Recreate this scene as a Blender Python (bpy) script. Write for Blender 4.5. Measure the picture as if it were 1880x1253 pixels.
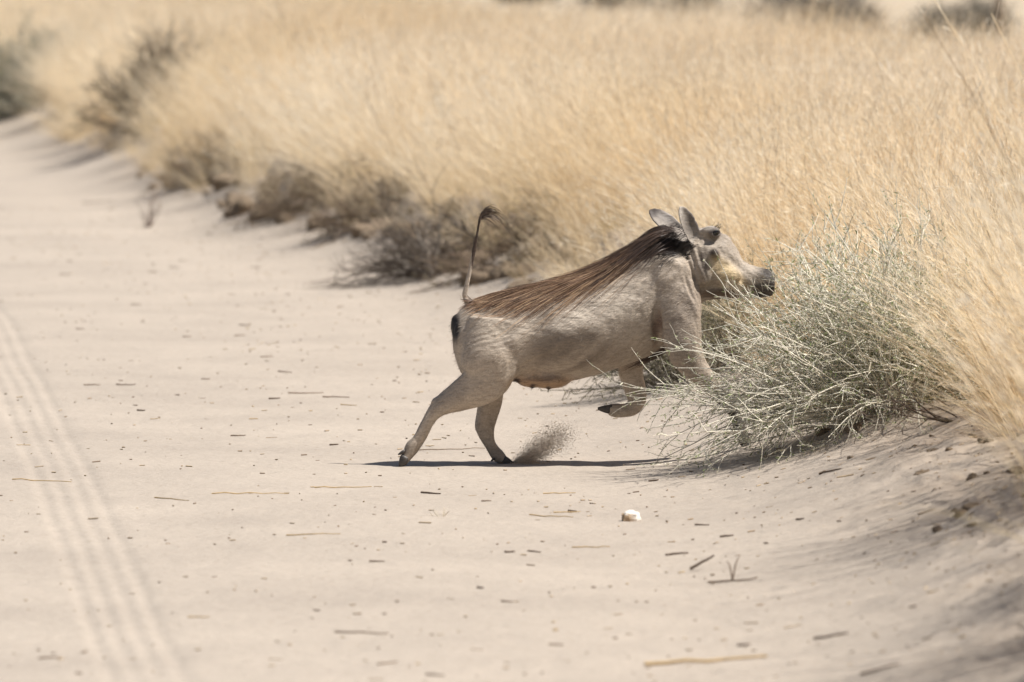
import bpy, math, random
import numpy as np
from mathutils import Vector, Matrix
from mathutils.bvhtree import BVHTree

sc = bpy.context.scene
for o in list(bpy.data.objects):
    bpy.data.objects.remove(o, do_unlink=True)
COL = sc.collection
RNG = np.random.default_rng(7)
random.seed(7)

# ------------------------------------------------------------------ camera
CAM_H = 2.1
PITCH = 0.0495
LENS, SENSOR = 300.0, 36.0
FPX = LENS / SENSOR * 1880.0
HOG_D = 32.8
cam_d = bpy.data.cameras.new('camera')
cam = bpy.data.objects.new('camera', cam_d)
COL.objects.link(cam)
cam.location = (0, 0, CAM_H)
cam.rotation_euler = (math.pi / 2 - PITCH, 0, 0)
cam_d.lens, cam_d.sensor_width = LENS, SENSOR
cam_d.clip_start, cam_d.clip_end = 0.5, 5000
cam_d.dof.use_dof = True
cam_d.dof.focus_distance = HOG_D
cam_d.dof.aperture_fstop = 4.8
sc.camera = cam

# ------------------------------------------------------------------ world, sun, exposure
SUN_EL, SUN_AZ = 58.0, -11.0          # elevation; azimuth measured from +X (right), negative = towards the camera side
sd = Vector((math.cos(math.radians(SUN_EL)) * math.cos(math.radians(SUN_AZ)),
             math.cos(math.radians(SUN_EL)) * math.sin(math.radians(SUN_AZ)),
             math.sin(math.radians(SUN_EL))))
world = bpy.data.worlds.new('World')
sc.world = world
world.use_nodes = True
wn = world.node_tree
bg = wn.nodes['Background']
sky = wn.nodes.new('ShaderNodeTexSky')
sky.sky_type = 'NISHITA'
sky.sun_disc = False
sky.sun_elevation = math.radians(SUN_EL)
sky.sun_rotation = math.atan2(sd.x, sd.y)
sky.air_density, sky.dust_density = 1.0, 1.5
wn.links.new(sky.outputs[0], bg.inputs[0])
bg.inputs[1].default_value = 0.05
sun_d = bpy.data.lights.new('sun', 'SUN')
sun_d.energy = 5.0
sun_d.angle = math.radians(0.53)
sun_d.color = (1.0, 0.96, 0.90)
sun = bpy.data.objects.new('sun', sun_d)
COL.objects.link(sun)
sun.rotation_euler = sd.to_track_quat('Z', 'Y').to_euler()
sun.location = (10, 20, 30)
vs = sc.view_settings
vs.view_transform = 'Standard'
vs.look = 'None'
vs.exposure = 0.38
GRASS_ON = True
vs.gamma = 1.0
vs.use_curve_mapping = False
sc.cycles.max_bounces = 9
sc.cycles.diffuse_bounces = 7
sc.cycles.transmission_bounces = 7
sc.cycles.transparent_max_bounces = 6

# ------------------------------------------------------------------ maths helpers
def W(px, py, d):
    """point at distance d (along +Y) seen at photo pixel px, py"""
    px = np.asarray(px, float); py = np.asarray(py, float); d = np.asarray(d, float)
    xr = (px - 940.0) / FPX
    yd = (py - 626.5) / FPX
    cp, sp = math.cos(PITCH), math.sin(PITCH)
    ry = cp - yd * sp
    rz = -sp - yd * cp
    k = d / ry
    return np.stack(np.broadcast_arrays(xr * k, d + 0 * k, CAM_H + rz * k), -1)

def to_px(p):
    p = np.asarray(p, float)
    cp, sp = math.cos(PITCH), math.sin(PITCH)
    x, y, z = p[..., 0], p[..., 1], p[..., 2] - CAM_H
    f = y * cp - z * sp
    u = y * sp + z * cp
    return 940 + FPX * x / f, 626.5 - FPX * u / f

def smooth(a, b, x):
    t = np.clip((np.asarray(x, float) - a) / (b - a), 0, 1)
    return t * t * (3 - 2 * t)

def vnoise(x, y, seed=0):
    x = np.asarray(x, float); y = np.asarray(y, float)
    xi = np.floor(x).astype(np.int64); yi = np.floor(y).astype(np.int64)
    fx = x - xi; fy = y - yi
    fx = fx * fx * (3 - 2 * fx); fy = fy * fy * (3 - 2 * fy)
    def h(i, j):
        n = (i * 374761393 + j * 668265263 + seed * 1274126177) & 0x7fffffff
        n = ((n ^ (n >> 13)) * 1274126177) & 0x7fffffff
        n = (n ^ (n >> 16)) & 0xffff
        return n / 65535.0
    return (h(xi, yi) * (1 - fx) + h(xi + 1, yi) * fx) * (1 - fy) + (h(xi, yi + 1) * (1 - fx) + h(xi + 1, yi + 1) * fx) * fy

def fbm(x, y, seed=0, octv=4):
    s = 0; a = 0.5; f = 1.0
    for k in range(octv):
        s = s + a * (vnoise(x * f, y * f, seed + k * 17) - 0.5)
        a *= 0.5; f *= 2.03
    return s

def catmull(P, n):
    P = np.asarray(P, float)
    m = len(P)
    t = np.linspace(0, m - 1, n)
    i = np.clip(t.astype(int), 0, m - 2); f = (t - i)[:, None]
    p0 = P[np.clip(i - 1, 0, m - 1)]; p1 = P[i]; p2 = P[i + 1]; p3 = P[np.clip(i + 2, 0, m - 1)]
    return 0.5 * (2 * p1 + (p2 - p0) * f + (2 * p0 - 5 * p1 + 4 * p2 - p3) * f ** 2 + (3 * p1 - p0 - 3 * p2 + p3) * f ** 3)

def unit(v):
    return v / np.maximum(np.linalg.norm(v, axis=-1, keepdims=True), 1e-9)

# ------------------------------------------------------------------ mesh helpers
class MB:
    """collects vertices, quads and triangles with a colour per vertex"""
    def __init__(s):
        s.v = []; s.q = []; s.t = []; s.c = []; s.n = 0
    def add(s, v, q=None, t=None, c=(1, 1, 1)):
        v = np.asarray(v, float).reshape(-1, 3)
        if q is not None and len(q): s.q.append(np.asarray(q, np.int64).reshape(-1, 4) + s.n)
        if t is not None and len(t): s.t.append(np.asarray(t, np.int64).reshape(-1, 3) + s.n)
        c = np.asarray(c, float)
        s.c.append(np.broadcast_to(c, (len(v), 3)) if c.ndim < 2 else c.reshape(-1, 3))
        s.v.append(v); s.n += len(v)
    def ribbons(s, P, wd, side, c=(1, 1, 1)):
        """P (S,n,3), wd (S,n), side (S,3) -> flat strands"""
        S, n, _ = P.shape
        sv = side[:, None, :] * wd[..., None] * 0.5
        V = np.stack([P - sv, P + sv], 2)
        idx = np.arange(S * n * 2).reshape(S, n, 2)
        q = np.stack([idx[:, :-1, 0], idx[:, :-1, 1], idx[:, 1:, 1], idx[:, 1:, 0]], -1)
        c = np.asarray(c, float)
        if c.ndim == 2: c = np.broadcast_to(c[:, None, None, :], (S, n, 2, 3))
        elif c.ndim == 3: c = np.broadcast_to(c[:, :, None, :], (S, n, 2, 3))
        s.add(V, q=q, c=c)
    def tubes(s, P, R, k=3, c=(1, 1, 1)):
        """P (S,n,3), R (S,n) -> tapered round stems"""
        P = np.asarray(P, float); S, n, _ = P.shape
        T = unit(np.gradient(P, axis=1))
        ref = np.where(np.abs(T[:, :1, 2:3]) > 0.9, np.array([1.0, 0, 0]), np.array([0, 0, 1.0]))
        ref = np.broadcast_to(ref, T.shape)
        A = unit(np.cross(T, ref)); B = np.cross(T, A)
        a = np.linspace(0, 2 * np.pi, k, endpoint=False)
        V = P[:, :, None, :] + R[:, :, None, None] * (np.cos(a)[None, None, :, None] * A[:, :, None, :] + np.sin(a)[None, None, :, None] * B[:, :, None, :])
        idx = np.arange(S * n * k).reshape(S, n, k)
        nx = np.roll(idx, -1, axis=2)
        q = np.stack([idx[:, :-1], nx[:, :-1], nx[:, 1:], idx[:, 1:]], -1)
        c = np.asarray(c, float)
        if c.ndim == 2: c = np.broadcast_to(c[:, None, None, :], (S, n, k, 3))
        s.add(V, q=q, c=c)
    def mesh(s, name, mat, shade=True, origin=(0, 0, 0)):
        v = np.concatenate(s.v) - np.asarray(origin, float)
        q = np.concatenate(s.q) if s.q else np.zeros((0, 4), int)
        t = np.concatenate(s.t) if s.t else np.zeros((0, 3), int)
        me = bpy.data.meshes.new(name)
        nl = len(q) * 4 + len(t) * 3
        me.vertices.add(len(v)); me.loops.add(nl); me.polygons.add(len(q) + len(t))
        me.vertices.foreach_set('co', v.astype(np.float32).ravel())
        me.loops.foreach_set('vertex_index', np.concatenate([q.ravel(), t.ravel()]).astype(np.int32))
        ls = np.concatenate([np.arange(len(q)) * 4, len(q) * 4 + np.arange(len(t)) * 3]).astype(np.int32)
        me.polygons.foreach_set('loop_start', ls)
        me.polygons.foreach_set('use_smooth', np.full(len(ls), shade, dtype=bool))
        at = me.attributes.new('Col', 'FLOAT_COLOR', 'POINT')
        cc = np.concatenate([np.concatenate(s.c), np.ones((len(v), 1))], 1)
        at.data.foreach_set('color', cc.astype(np.float32).ravel())
        me.update(calc_edges=True)
        if mat: me.materials.append(mat)
        return me

def link(name, me, parent=None, loc=None):
    o = bpy.data.objects.new(name, me)
    COL.objects.link(o)
    if parent is not None: o.parent = parent
    if loc is not None: o.location = loc
    return o

def tag(o, label, cat, group=None, kind=None):
    if label: o['label'] = label
    if cat: o['category'] = cat
    if group: o['group'] = group
    if kind: o['kind'] = kind
    return o

def thing(name, label, cat, loc, group=None):
    return tag(link(name, None, None, tuple(float(a) for a in loc)), label, cat, group)

# ------------------------------------------------------------------ materials
def mat_new(name):
    m = bpy.data.materials.new(name)
    m.use_nodes = True
    nt = m.node_tree
    b = nt.nodes['Principled BSDF']
    return m, nt, b

def N(nt, t, **kw):
    n = nt.nodes.new(t)
    for k, v in kw.items():
        setattr(n, k, v)
    return n

def noise(nt, scale, detail=4, rough=0.55, vec=None, dist=0.0):
    n = N(nt, 'ShaderNodeTexNoise')
    n.inputs['Scale'].default_value = scale
    n.inputs['Detail'].default_value = detail
    n.inputs['Roughness'].default_value = rough
    n.inputs['Distortion'].default_value = dist
    if vec is not None: nt.links.new(vec, n.inputs['Vector'])
    return n

def ramp(nt, src, stops):
    r = N(nt, 'ShaderNodeValToRGB')
    e = r.color_ramp.elements
    while len(e) < len(stops): e.new(0.5)
    for k, (p, c) in enumerate(stops):
        e[k].position = p
        e[k].color = (c[0], c[1], c[2], 1) if not np.isscalar(c) else (c, c, c, 1)
    nt.links.new(src, r.inputs[0])
    return r

def mixc(nt, a, b, fac, mode='MIX'):
    m = N(nt, 'ShaderNodeMix', data_type='RGBA', blend_type=mode)
    for s, v in ((m.inputs[0], fac), (m.inputs[6], a), (m.inputs[7], b)):
        if hasattr(v, 'is_output'): nt.links.new(v, s)
        elif np.isscalar(v): s.default_value = v
        else: s.default_value = (v[0], v[1], v[2], 1)
    return m.outputs[2]

def attr_col(nt):
    return N(nt, 'ShaderNodeAttribute', attribute_name='Col').outputs['Color']

def make_sand():
    m, nt, b = mat_new('sand')
    geo = N(nt, 'ShaderNodeNewGeometry')
    pos = geo.outputs['Position']
    big = noise(nt, 0.9, 5, 0.6, pos)
    fine = noise(nt, 38, 6, 0.7, pos)
    grain = noise(nt, 260, 3, 0.6, pos)
    c = attr_col(nt)
    c = mixc(nt, c, ramp(nt, big.outputs[0], [(0.3, (0.90, 0.89, 0.88)), (0.7, (1.08, 1.07, 1.05))]).outputs[0], 1.0, 'MULTIPLY')
    c = mixc(nt, c, ramp(nt, fine.outputs[0], [(0.28, (0.80, 0.77, 0.74)), (0.48, (1, 1, 1)), (0.8, (1.05, 1.05, 1.05))]).outputs[0], 1.0, 'MULTIPLY')
    c = mixc(nt, c, ramp(nt, grain.outputs[0], [(0.3, (0.86, 0.85, 0.84)), (0.7, (1.1, 1.1, 1.1))]).outputs[0], 1.0, 'MULTIPLY')
    nt.links.new(c, b.inputs['Base Color'])
    b.inputs['Roughness'].default_value = 0.95
    b.inputs['Specular IOR Level'].default_value = 0.15
    mid = noise(nt, 14, 6, 0.68, pos)
    b1 = N(nt, 'ShaderNodeBump'); b1.inputs['Strength'].default_value = 0.55; b1.inputs['Distance'].default_value = 0.02
    nt.links.new(mid.outputs[0], b1.inputs['Height'])
    b2 = N(nt, 'ShaderNodeBump'); b2.inputs['Strength'].default_value = 0.5; b2.inputs['Distance'].default_value = 0.004
    nt.links.new(grain.outputs[0], b2.inputs['Height']); nt.links.new(b1.outputs[0], b2.inputs['Normal'])
    nt.links.new(b2.outputs[0], b.inputs['Normal'])
    return m

def make_leafy(name, transl=0.35, vary=0.35, patch=None, rough=0.6):
    """thin plant matter coloured by its vertex colour, lets light through"""
    m, nt, b = mat_new(name)
    c = attr_col(nt)
    oi = N(nt, 'ShaderNodeObjectInfo')
    c = mixc(nt, c, ramp(nt, oi.outputs['Random'], [(0, (1 - vary * .5,) * 3), (1, (1 + vary * .4,) * 3)]).outputs[0], 1.0, 'MULTIPLY')
    if patch:
        geo = N(nt, 'ShaderNodeNewGeometry')
        mp = N(nt, 'ShaderNodeMapping'); mp.inputs['Scale'].default_value = (0.30, 0.12, 0.0)
        nt.links.new(geo.outputs['Position'], mp.inputs['Vector'])
        pn = noise(nt, 1.0, 3, 0.5, mp.outputs[0])
        f = ramp(nt, pn.outputs[0], [(0.38, 0.0), (0.62, 1.0)]).outputs[0]
        c = mixc(nt, c, mixc(nt, c, patch, 1.0, 'MULTIPLY'), f)
    d = N(nt, 'ShaderNodeBsdfPrincipled')
    nt.links.new(c, b.inputs['Base Color'])
    b.inputs['Roughness'].default_value = rough
    b.inputs['Specular IOR Level'].default_value = 0.25
    tr = N(nt, 'ShaderNodeBsdfTranslucent')
    nt.links.new(c, tr.inputs['Color'])
    mx = N(nt, 'ShaderNodeMixShader'); mx.inputs[0].default_value = transl
    nt.links.new(b.outputs[0], mx.inputs[1]); nt.links.new(tr.outputs[0], mx.inputs[2])
    nt.links.new(mx.outputs[0], nt.nodes['Material Output'].inputs['Surface'])
    nt.nodes.remove(d)
    return m

def make_plain(name, rough=0.85, nscale=60, lo=0.75, hi=1.2, bump=0.4, bdist=0.004, spec=0.2):
    m, nt, b = mat_new(name)
    tc = N(nt, 'ShaderNodeTexCoord')
    n = noise(nt, nscale, 5, 0.65, tc.outputs['Object'])
    c = mixc(nt, attr_col(nt), ramp(nt, n.outputs[0], [(0.3, (lo,) * 3), (0.7, (hi,) * 3)]).outputs[0], 1.0, 'MULTIPLY')
    nt.links.new(c, b.inputs['Base Color'])
    b.inputs['Roughness'].default_value = rough
    b.inputs['Specular IOR Level'].default_value = spec
    bp = N(nt, 'ShaderNodeBump'); bp.inputs['Strength'].default_value = bump; bp.inputs['Distance'].default_value = bdist
    nt.links.new(n.outputs[0], bp.inputs['Height']); nt.links.new(bp.outputs[0], b.inputs['Normal'])
    return m

def make_hide():
    m, nt, b = mat_new('warthog_hide')
    tc = N(nt, 'ShaderNodeTexCoord')
    mp = N(nt, 'ShaderNodeMapping'); mp.inputs['Scale'].default_value = (28, 60, 110); mp.inputs['Rotation'].default_value = (0, 0.35, 0)
    nt.links.new(tc.outputs['Object'], mp.inputs['Vector'])
    st = noise(nt, 1.0, 5, 0.65, mp.outputs[0])
    bl = noise(nt, 7, 4, 0.55, tc.outputs['Object'])
    fn = noise(nt, 160, 4, 0.6, tc.outputs['Object'])
    c = attr_col(nt)
    c = mixc(nt, c, ramp(nt, st.outputs[0], [(0.25, (0.66, 0.64, 0.62)), (0.5, (1, 1, 1)), (0.78, (1.22, 1.2, 1.16))]).outputs[0], 1.0, 'MULTIPLY')
    c = mixc(nt, c, ramp(nt, bl.outputs[0], [(0.3, (0.84, 0.82, 0.80)), (0.7, (1.1, 1.09, 1.06))]).outputs[0], 1.0, 'MULTIPLY')
    c = mixc(nt, c, ramp(nt, fn.outputs[0], [(0.3, (0.82, 0.82, 0.82)), (0.7, (1.12, 1.12, 1.12))]).outputs[0], 1.0, 'MULTIPLY')
    nt.links.new(c, b.inputs['Base Color'])
    b.inputs['Roughness'].default_value = 0.62
    b.inputs['Specular IOR Level'].default_value = 0.3
    b1 = N(nt, 'ShaderNodeBump'); b1.inputs['Strength'].default_value = 0.5; b1.inputs['Distance'].default_value = 0.006
    nt.links.new(st.outputs[0], b1.inputs['Height'])
    b2 = N(nt, 'ShaderNodeBump'); b2.inputs['Strength'].default_value = 0.4; b2.inputs['Distance'].default_value = 0.003
    nt.links.new(fn.outputs[0], b2.inputs['Height']); nt.links.new(b1.outputs[0], b2.inputs['Normal'])
    nt.links.new(b2.outputs[0], b.inputs['Normal'])
    return m

M_SAND = make_sand()
M_GRASS = make_leafy('dry_grass', 0.5, 0.30, patch=(1.06, 1.12, 1.25))
M_LEAF = make_leafy('shrub_leaf', 0.4, 0.2)
M_STEM = make_plain('dry_stem', 0.8, 80, 0.7, 1.2)
M_CLOD = make_plain('earth_clod', 0.95, 25, 0.7, 1.2, 0.8, 0.02, 0.1)
M_STONE = make_plain('pale_stone', 0.8, 40, 0.8, 1.1, 0.5, 0.005)
M_HIDE = make_hide()
M_HAIR = make_plain('coarse_hair', 0.45, 30, 0.9, 1.1, 0.0, 0.001, 0.4)
M_HOOF = make_plain('hoof_horn', 0.5, 60, 0.7, 1.2, 0.3, 0.002, 0.4)
M_EYE = make_plain('dark_eye', 0.08, 20, 0.9, 1.1, 0.0, 0.001, 0.6)

# ------------------------------------------------------------------ ground
EY = np.array([-80, 10, 20, 25, 30, 35, 40, 45, 49, 53, 58, 63, 70, 82, 88, 105, 130, 180, 400, 3000], float)
EX = np.array([1.7, 1.7, 1.62, 1.72, 1.62, 1.36, 1.02, 0.55, 0.10, -0.55, -1.40, -2.15, -2.95, -4.25, -5.0, -7.4, -12, -24, -90, -800], float)
_yy = np.linspace(-80, 400, 2400)
_xx = np.interp(_yy, EY, EX)
_k = np.hanning(31); _k /= _k.sum()
_xs = np.convolve(np.pad(_xx, 15, mode='edge'), _k, 'valid')
def edge(y):
    y = np.asarray(y, float)
    return np.where(y < 380, np.interp(y, _yy, _xs), np.interp(y, EY, EX))

TY = np.array([-80, 20, 23.5, 33, 44.5, 57, 80, 120], float)
TX = np.array([-0.7, -0.80, -1.00, -1.76, -2.72, -4.05, -7.1, -13], float)
def track_x(y):
    return np.interp(y, TY, TX)

def ground_z(x, y):
    x = np.asarray(x, float); y = np.asarray(y, float)
    s = x - edge(y) + 0.30 * fbm(x * 0.9, y * 0.45, 3, 3)
    far = smooth(160, 60, y)
    z = 0.34 * smooth(-1.45, 0.35, s) ** 1.8
    z = z + 0.10 * smooth(0.2, 3.0, s) * far
    z = z + 0.13 * smooth(-0.16, 0.02, s + .35 * fbm(x * 3.1, y * 1.9, 15, 4)) * smooth(36, 43, y) * smooth(110, 80, y)   # crumbled scarp
    m = smooth(-0.75, -0.1, s)
    z = z + m * (0.10 * fbm(x * 2.2, y * 1.3, 11, 4) + 0.07 * fbm(x * 7, y * 5, 12, 4))
    road = 1 - smooth(-0.6, 0.1, s)
    z = z + road * (0.030 * fbm(x * 0.8, y * 0.35, 21, 3) + 0.010 * fbm(x * 4, y * 2.5, 22, 3) + 0.006 * fbm(x * 16, y * 9, 23, 2))
    t = x - track_x(y)
    tr = smooth(0.19, 0.10, np.abs(t)) * smooth(14, 22, y) * smooth(75, 50, y)
    z = z + tr * (0.0023 * np.cos(2 * np.pi * (t + .012 * vnoise(x * 0, y * .8, 32)) / 0.066) * (.45 + .8 * vnoise(x * .3, y * 0.35, 31)) + .004 * fbm(x * 9, y * 3, 35, 3) - 0.005)
    z = z + smooth(0.19, 0.15, np.abs(t)) * smooth(0.11, 0.15, np.abs(t)) * 0.002 * smooth(75, 50, y)
    return z

def G(px, py):
    """ground point under a photo pixel"""
    d = 2.1 * FPX / (py + 150.0)
    for _ in range(30):
        p = W(px, py, d)
        gz = float(ground_z(p[0], p[1]))
        d = d - (gz - p[2]) * d / 2.1 * 0.8
    p = W(px, py, d); p[2] = float(ground_z(p[0], p[1]))
    return p

def gpt(x, y, dz=0.0):
    return np.array([x, y, float(ground_z(x, y)) + dz])

xs = np.concatenate([-np.geomspace(900, 5.2, 44), np.arange(-5.0, -2.9, 0.06), np.arange(-2.9, 2.7, 0.0135), np.arange(2.7, 9, 0.14), np.geomspace(9.2, 900, 40)])
ys = np.concatenate([np.linspace(-60, 20.5, 24), np.arange(21, 50, 0.055), np.arange(50, 92, 0.15), np.geomspace(92.2, 3000, 60)])
XX, YY = np.meshgrid(xs, ys)
ZZ = ground_z(XX, YY)
nx_, ny_ = len(xs), len(ys)
idx = np.arange(nx_ * ny_).reshape(ny_, nx_)
quads = np.stack([idx[:-1, :-1], idx[:-1, 1:], idx[1:, 1:], idx[1:, :-1]], -1).reshape(-1, 4)
SS = XX - edge(YY) + 0.5 * fbm(XX * 1.5, YY * 0.8, 5, 4)
SAND = np.array([0.448, 0.392, 0.336]); SOIL = np.array([0.46, 0.34, 0.22]); FARC = np.array([0.50, 0.42, 0.32])
f1 = smooth(-0.15, 0.55, SS)[..., None]
gc = SAND * (1 - f1) + SOIL * f1
f2 = (smooth(-0.7, 0.0, SS) * (0.5 + 1.2 * fbm(XX * 3, YY * 2, 8, 4)))[..., None].clip(0, 1) * 0.35
gc = gc * (1 - f2) + np.array([0.40, 0.29, 0.19]) * f2
f3 = smooth(58, 82, YY + XX * 2 - 6)[..., None]
gc = gc * (1 - f3) + FARC * f3
mb = MB(); mb.add(np.stack([XX, YY, ZZ], -1), q=quads, c=gc.reshape(-1, 3))
ground = link('ground', mb.mesh('ground', M_SAND))
tag(ground, 'pale sand road with a raised sandy bank along its side', 'ground', kind='structure')

# ------------------------------------------------------------------ dry grass
STRAW = np.array([0.88, 0.70, 0.44]); CREAM = np.array([0.93, 0.82, 0.63]); OLIVE = np.array([0.34, 0.29, 0.12]); BROWN = np.array([0.34, 0.23, 0.12])

def tuft(seed, nst=50, nlf=20, h=0.78, spread=0.12, olive=0.0, n=6):
    r = np.random.default_rng(seed)
    st, lf = MB(), MB()
    a = r.uniform(0, 2 * np.pi, nst); q = spread * np.sqrt(r.uniform(0, 1, nst))
    base = np.stack([q * np.cos(a), q * np.sin(a), np.full(nst, -0.04)], 1)
    out = np.stack([np.cos(a), np.sin(a), np.zeros(nst)], 1) * (q / spread)[:, None] * 0.22 + r.normal(0, 0.09, (nst, 3)) * [1, 1, 0]
    L = h * r.uniform(0.55, 1.15, nst)
    t = np.linspace(0, 1, n)[None, :, None]
    bend = out[:, None, :] * (t + 0.9 * t ** 2) + r.normal(0, 0.05, (nst, 1, 3)) * [1, 1, 0] * t ** 3
    P = base[:, None, :] + L[:, None, None] * (np.array([0, 0, 1.0]) * (t - 0.10 * t ** 3) + bend)
    side = unit(np.stack([np.cos(a * 3.1), np.sin(a * 3.1), np.zeros(nst)], 1))
    wd = np.interp(np.linspace(0, 1, n), [0, 0.6, 1], [0.0030, 0.0024, 0.0014])[None] * r.uniform(0.8, 1.3, (nst, 1))
    mixv = r.uniform(0, 1, (nst, 1, 1))
    c = STRAW * (1 - mixv * 0.5) + CREAM * mixv * 0.5
    tt = np.linspace(0, 1, n)[None, :, None]
    c = c * (1 - 0.55 * olive * (1 - tt)) + OLIVE * 0.55 * olive * (1 - tt)
    c = np.where(r.uniform(0, 1, (nst, 1, 1)) < 0.10, BROWN * 1.1, c)
    c = np.broadcast_to(c, (nst, n, 3))
    st.ribbons(P, wd, side, c)
    # feathery seed heads on the upper third
    k = 7
    sel = np.where(r.uniform(0, 1, nst) < 0.75)[0]
    for j in range(k):
        f = 0.70 + 0.30 * (j + r.uniform(0, 1, len(sel))) / k
        pos = np.stack([np.stack([np.interp(f[i], np.linspace(0, 1, n), P[s, :, ax]) for ax in range(3)]) for i, s in enumerate(sel)])
        tip = P[sel, -1] - P[sel, -3]
        dirv = unit(unit(tip) + r.normal(0, 0.45, (len(sel), 3)))
        ln = r.uniform(0.018, 0.05, len(sel))[:, None]
        SP = np.stack([pos, pos + dirv * ln * 0.5, pos + dirv * ln], 1)
        sw = np.array([0.0010, 0.0032, 0.0008])[None] * r.uniform(0.7, 1.3, (len(sel), 1))
        st.ribbons(SP, sw, unit(r.normal(0, 1, (len(sel), 3))), CREAM * r.uniform(0.8, 1.1, (len(sel), 1)))
    # arching leaf blades low in the tuft
    a = r.uniform(0, 2 * np.pi, nlf); q = spread * 1.1 * np.sqrt(r.uniform(0, 1, nlf))
    base = np.stack([q * np.cos(a), q * np.sin(a), np.full(nlf, -0.03)], 1)
    o = np.stack([np.cos(a), np.sin(a), np.zeros(nlf)], 1) + r.normal(0, 0.5, (nlf, 3)) * [1, 1, 0]
    L = h * r.uniform(0.30, 0.75, nlf); sp = r.uniform(0.15, 0.75, nlf)[:, None, None]
    P = base[:, None, :] + L[:, None, None] * (np.array([0, 0, 1.0]) * (t - sp * 0.62 * t ** 2) + o[:, None, :] * sp * (0.35 * t + 0.65 * t ** 2))
    side = unit(np.cross(o, [0, 0, 1.0]) + r.normal(0, 0.2, (nlf, 3)))
    wd = np.interp(np.linspace(0, 1, n), [0, 0.4, 1], [0.0030, 0.0036, 0.0008])[None] * r.uniform(0.7, 1.3, (nlf, 1))
    mixv = r.uniform(0, 1, (nlf, 1))
    c = STRAW * (1 - mixv * 0.45) + OLIVE * mixv * 0.45
    c = c * (1 - olive * 0.6) + OLIVE * olive * 0.6
    lf.ribbons(P, wd, side, c)
    return st, lf

def join_mb(*mbs):
    m = MB()
    for b in mbs:
        for k in range(len(b.v)):
            pass
        m.v += b.v; m.c += b.c
        m.q += [q + m.n for q in b.q]; m.t += [q + m.n for q in b.t]
        m.n += b.n
    return m

def euler_from_R(R):
    """XYZ euler from matrices (S,3,3)"""
    y = -np.arcsin(np.clip(R[:, 2, 0], -1, 1))
    x = np.arctan2(R[:, 2, 1], R[:, 2, 2]); z = np.arctan2(R[:, 1, 0], R[:, 0, 0])
    return np.stack([x, y, z], 1)

def lean_rot(yaw, leanx, leany):
    """turn by yaw, then lean: leanx > 0 tips the top to -X, leany > 0 tips the top to -Y"""
    S = len(yaw); c, s = np.cos(yaw), np.sin(yaw); o = np.ones(S); z = np.zeros(S)
    Rz = np.stack([np.stack([c, -s, z], 1), np.stack([s, c, z], 1), np.stack([z, z, o], 1)], 1)
    c, s = np.cos(-leanx), np.sin(-leanx)
    Ry = np.stack([np.stack([c, z, s], 1), np.stack([z, o, z], 1), np.stack([-s, z, c], 1)], 1)
    c, s = np.cos(leany), np.sin(leany)
    Rx = np.stack([np.stack([o, z, z], 1), np.stack([z, c, -s], 1), np.stack([z, s, c], 1)], 1)
    return Rx @ Ry @ Rz

NVAR = 6
tuft_meshes = []
tuft_parts = []
for k in range(NVAR):
    st, lf = tuft(100 + k, olive=[0, 0, 0.1, 0, 0.2, 0][k])
    tuft_meshes.append(join_mb(st, lf).mesh('grass_tuft_field', M_GRASS))
    tuft_parts.append((st.mesh('tuft_stems', M_GRASS), lf.mesh('tuft_leaves', M_GRASS)))
olive_parts = []
for k in range(3):
    st, lf = tuft(200 + k, nst=30, nlf=70, h=0.6, spread=0.14, olive=0.9)
    olive_parts.append((st.mesh('tuft_stems', M_GRASS), lf.mesh('tuft_leaves', M_GRASS)))

def field_end(x):
    return np.interp(x, [-12, -3, 1.0, 3.0, 5.0, 12], [120, 100, 71, 60, 56, 55])

pts = []
def scatter(y0, y1, dens, smin=-0.06):
    """points over the field between two distances"""
    lo = np.minimum(-0.0665 * y1 - 1.5, edge(y1)); lo = max(float(lo), -0.0665 * y1 - 1.5)
    hi = 0.0605 * y1 + 2.0
    n = int((hi - lo) * (y1 - y0) * dens)
    x = RNG.uniform(lo, hi, n); y = RNG.uniform(y0, y1, n)
    s = x - edge(y) + 0.5 * fbm(x * 0.8, y * 0.5, 41, 3)
    keep = (s > smin) & (y < field_end(x) + 8 * fbm(x * .5, y * .1, 4, 2)) & (x > -0.0665 * y - 1.5) & (x < 0.0605 * y + 2.0)
    # thinner along the bank, a few bare gaps
    keep &= RNG.uniform(0, 1, n) < np.maximum(smooth(0.15, 0.6, s), .9 * smooth(.45, .6, vnoise(x * .7, y * .75, 77)))
    return np.stack([x[keep], y[keep], s[keep]], 1)
pts.append(scatter(22, 33.5, 26, 0.35))
pts.append(scatter(33.5, 50, 27))
pts.append(scatter(50, 72, 20))
pts.append(scatter(72, 125, 15))
pts = np.concatenate(pts)
# keep the shrub's own ground and the warthog's path clear
sx, sy = 1.50, 32.0
ex_ = np.concatenate([np.array([[.0605 * yy + .36, yy]]) + np.random.default_rng(int(yy * 10)).normal(0, 1, (k_, 2)) * [.05, .16] for yy, k_ in ((26.6, 12), (27.4, 8), (28.3, 5), (23.7, 8), (22.5, 9), (21.1, 8), (25.1, 3))])
ty_ = RNG.uniform(34.5, 78, 190); tx_ = edge(ty_) + RNG.uniform(-.40, .12, 190)
pts = np.concatenate([pts, np.stack([tx_, ty_, np.full(190, -9.0)], 1)])
cy_ = np.repeat(np.array([44.2, 46.9, 48.6, 50.9, 53.0, 54.6, 57.0, 59.8, 62.3, 64.0, 67.5, 71.0, 75.5, 80.5]), 3); cr_ = np.random.default_rng(8)
cy_ = cy_ + cr_.normal(0, .16, len(cy_)); cx_ = edge(cy_) - .04 + cr_.normal(0, .10, len(cy_))
pts = np.concatenate([pts, np.stack([cx_, cy_, np.full(len(cy_), .15)], 1)])
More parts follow.
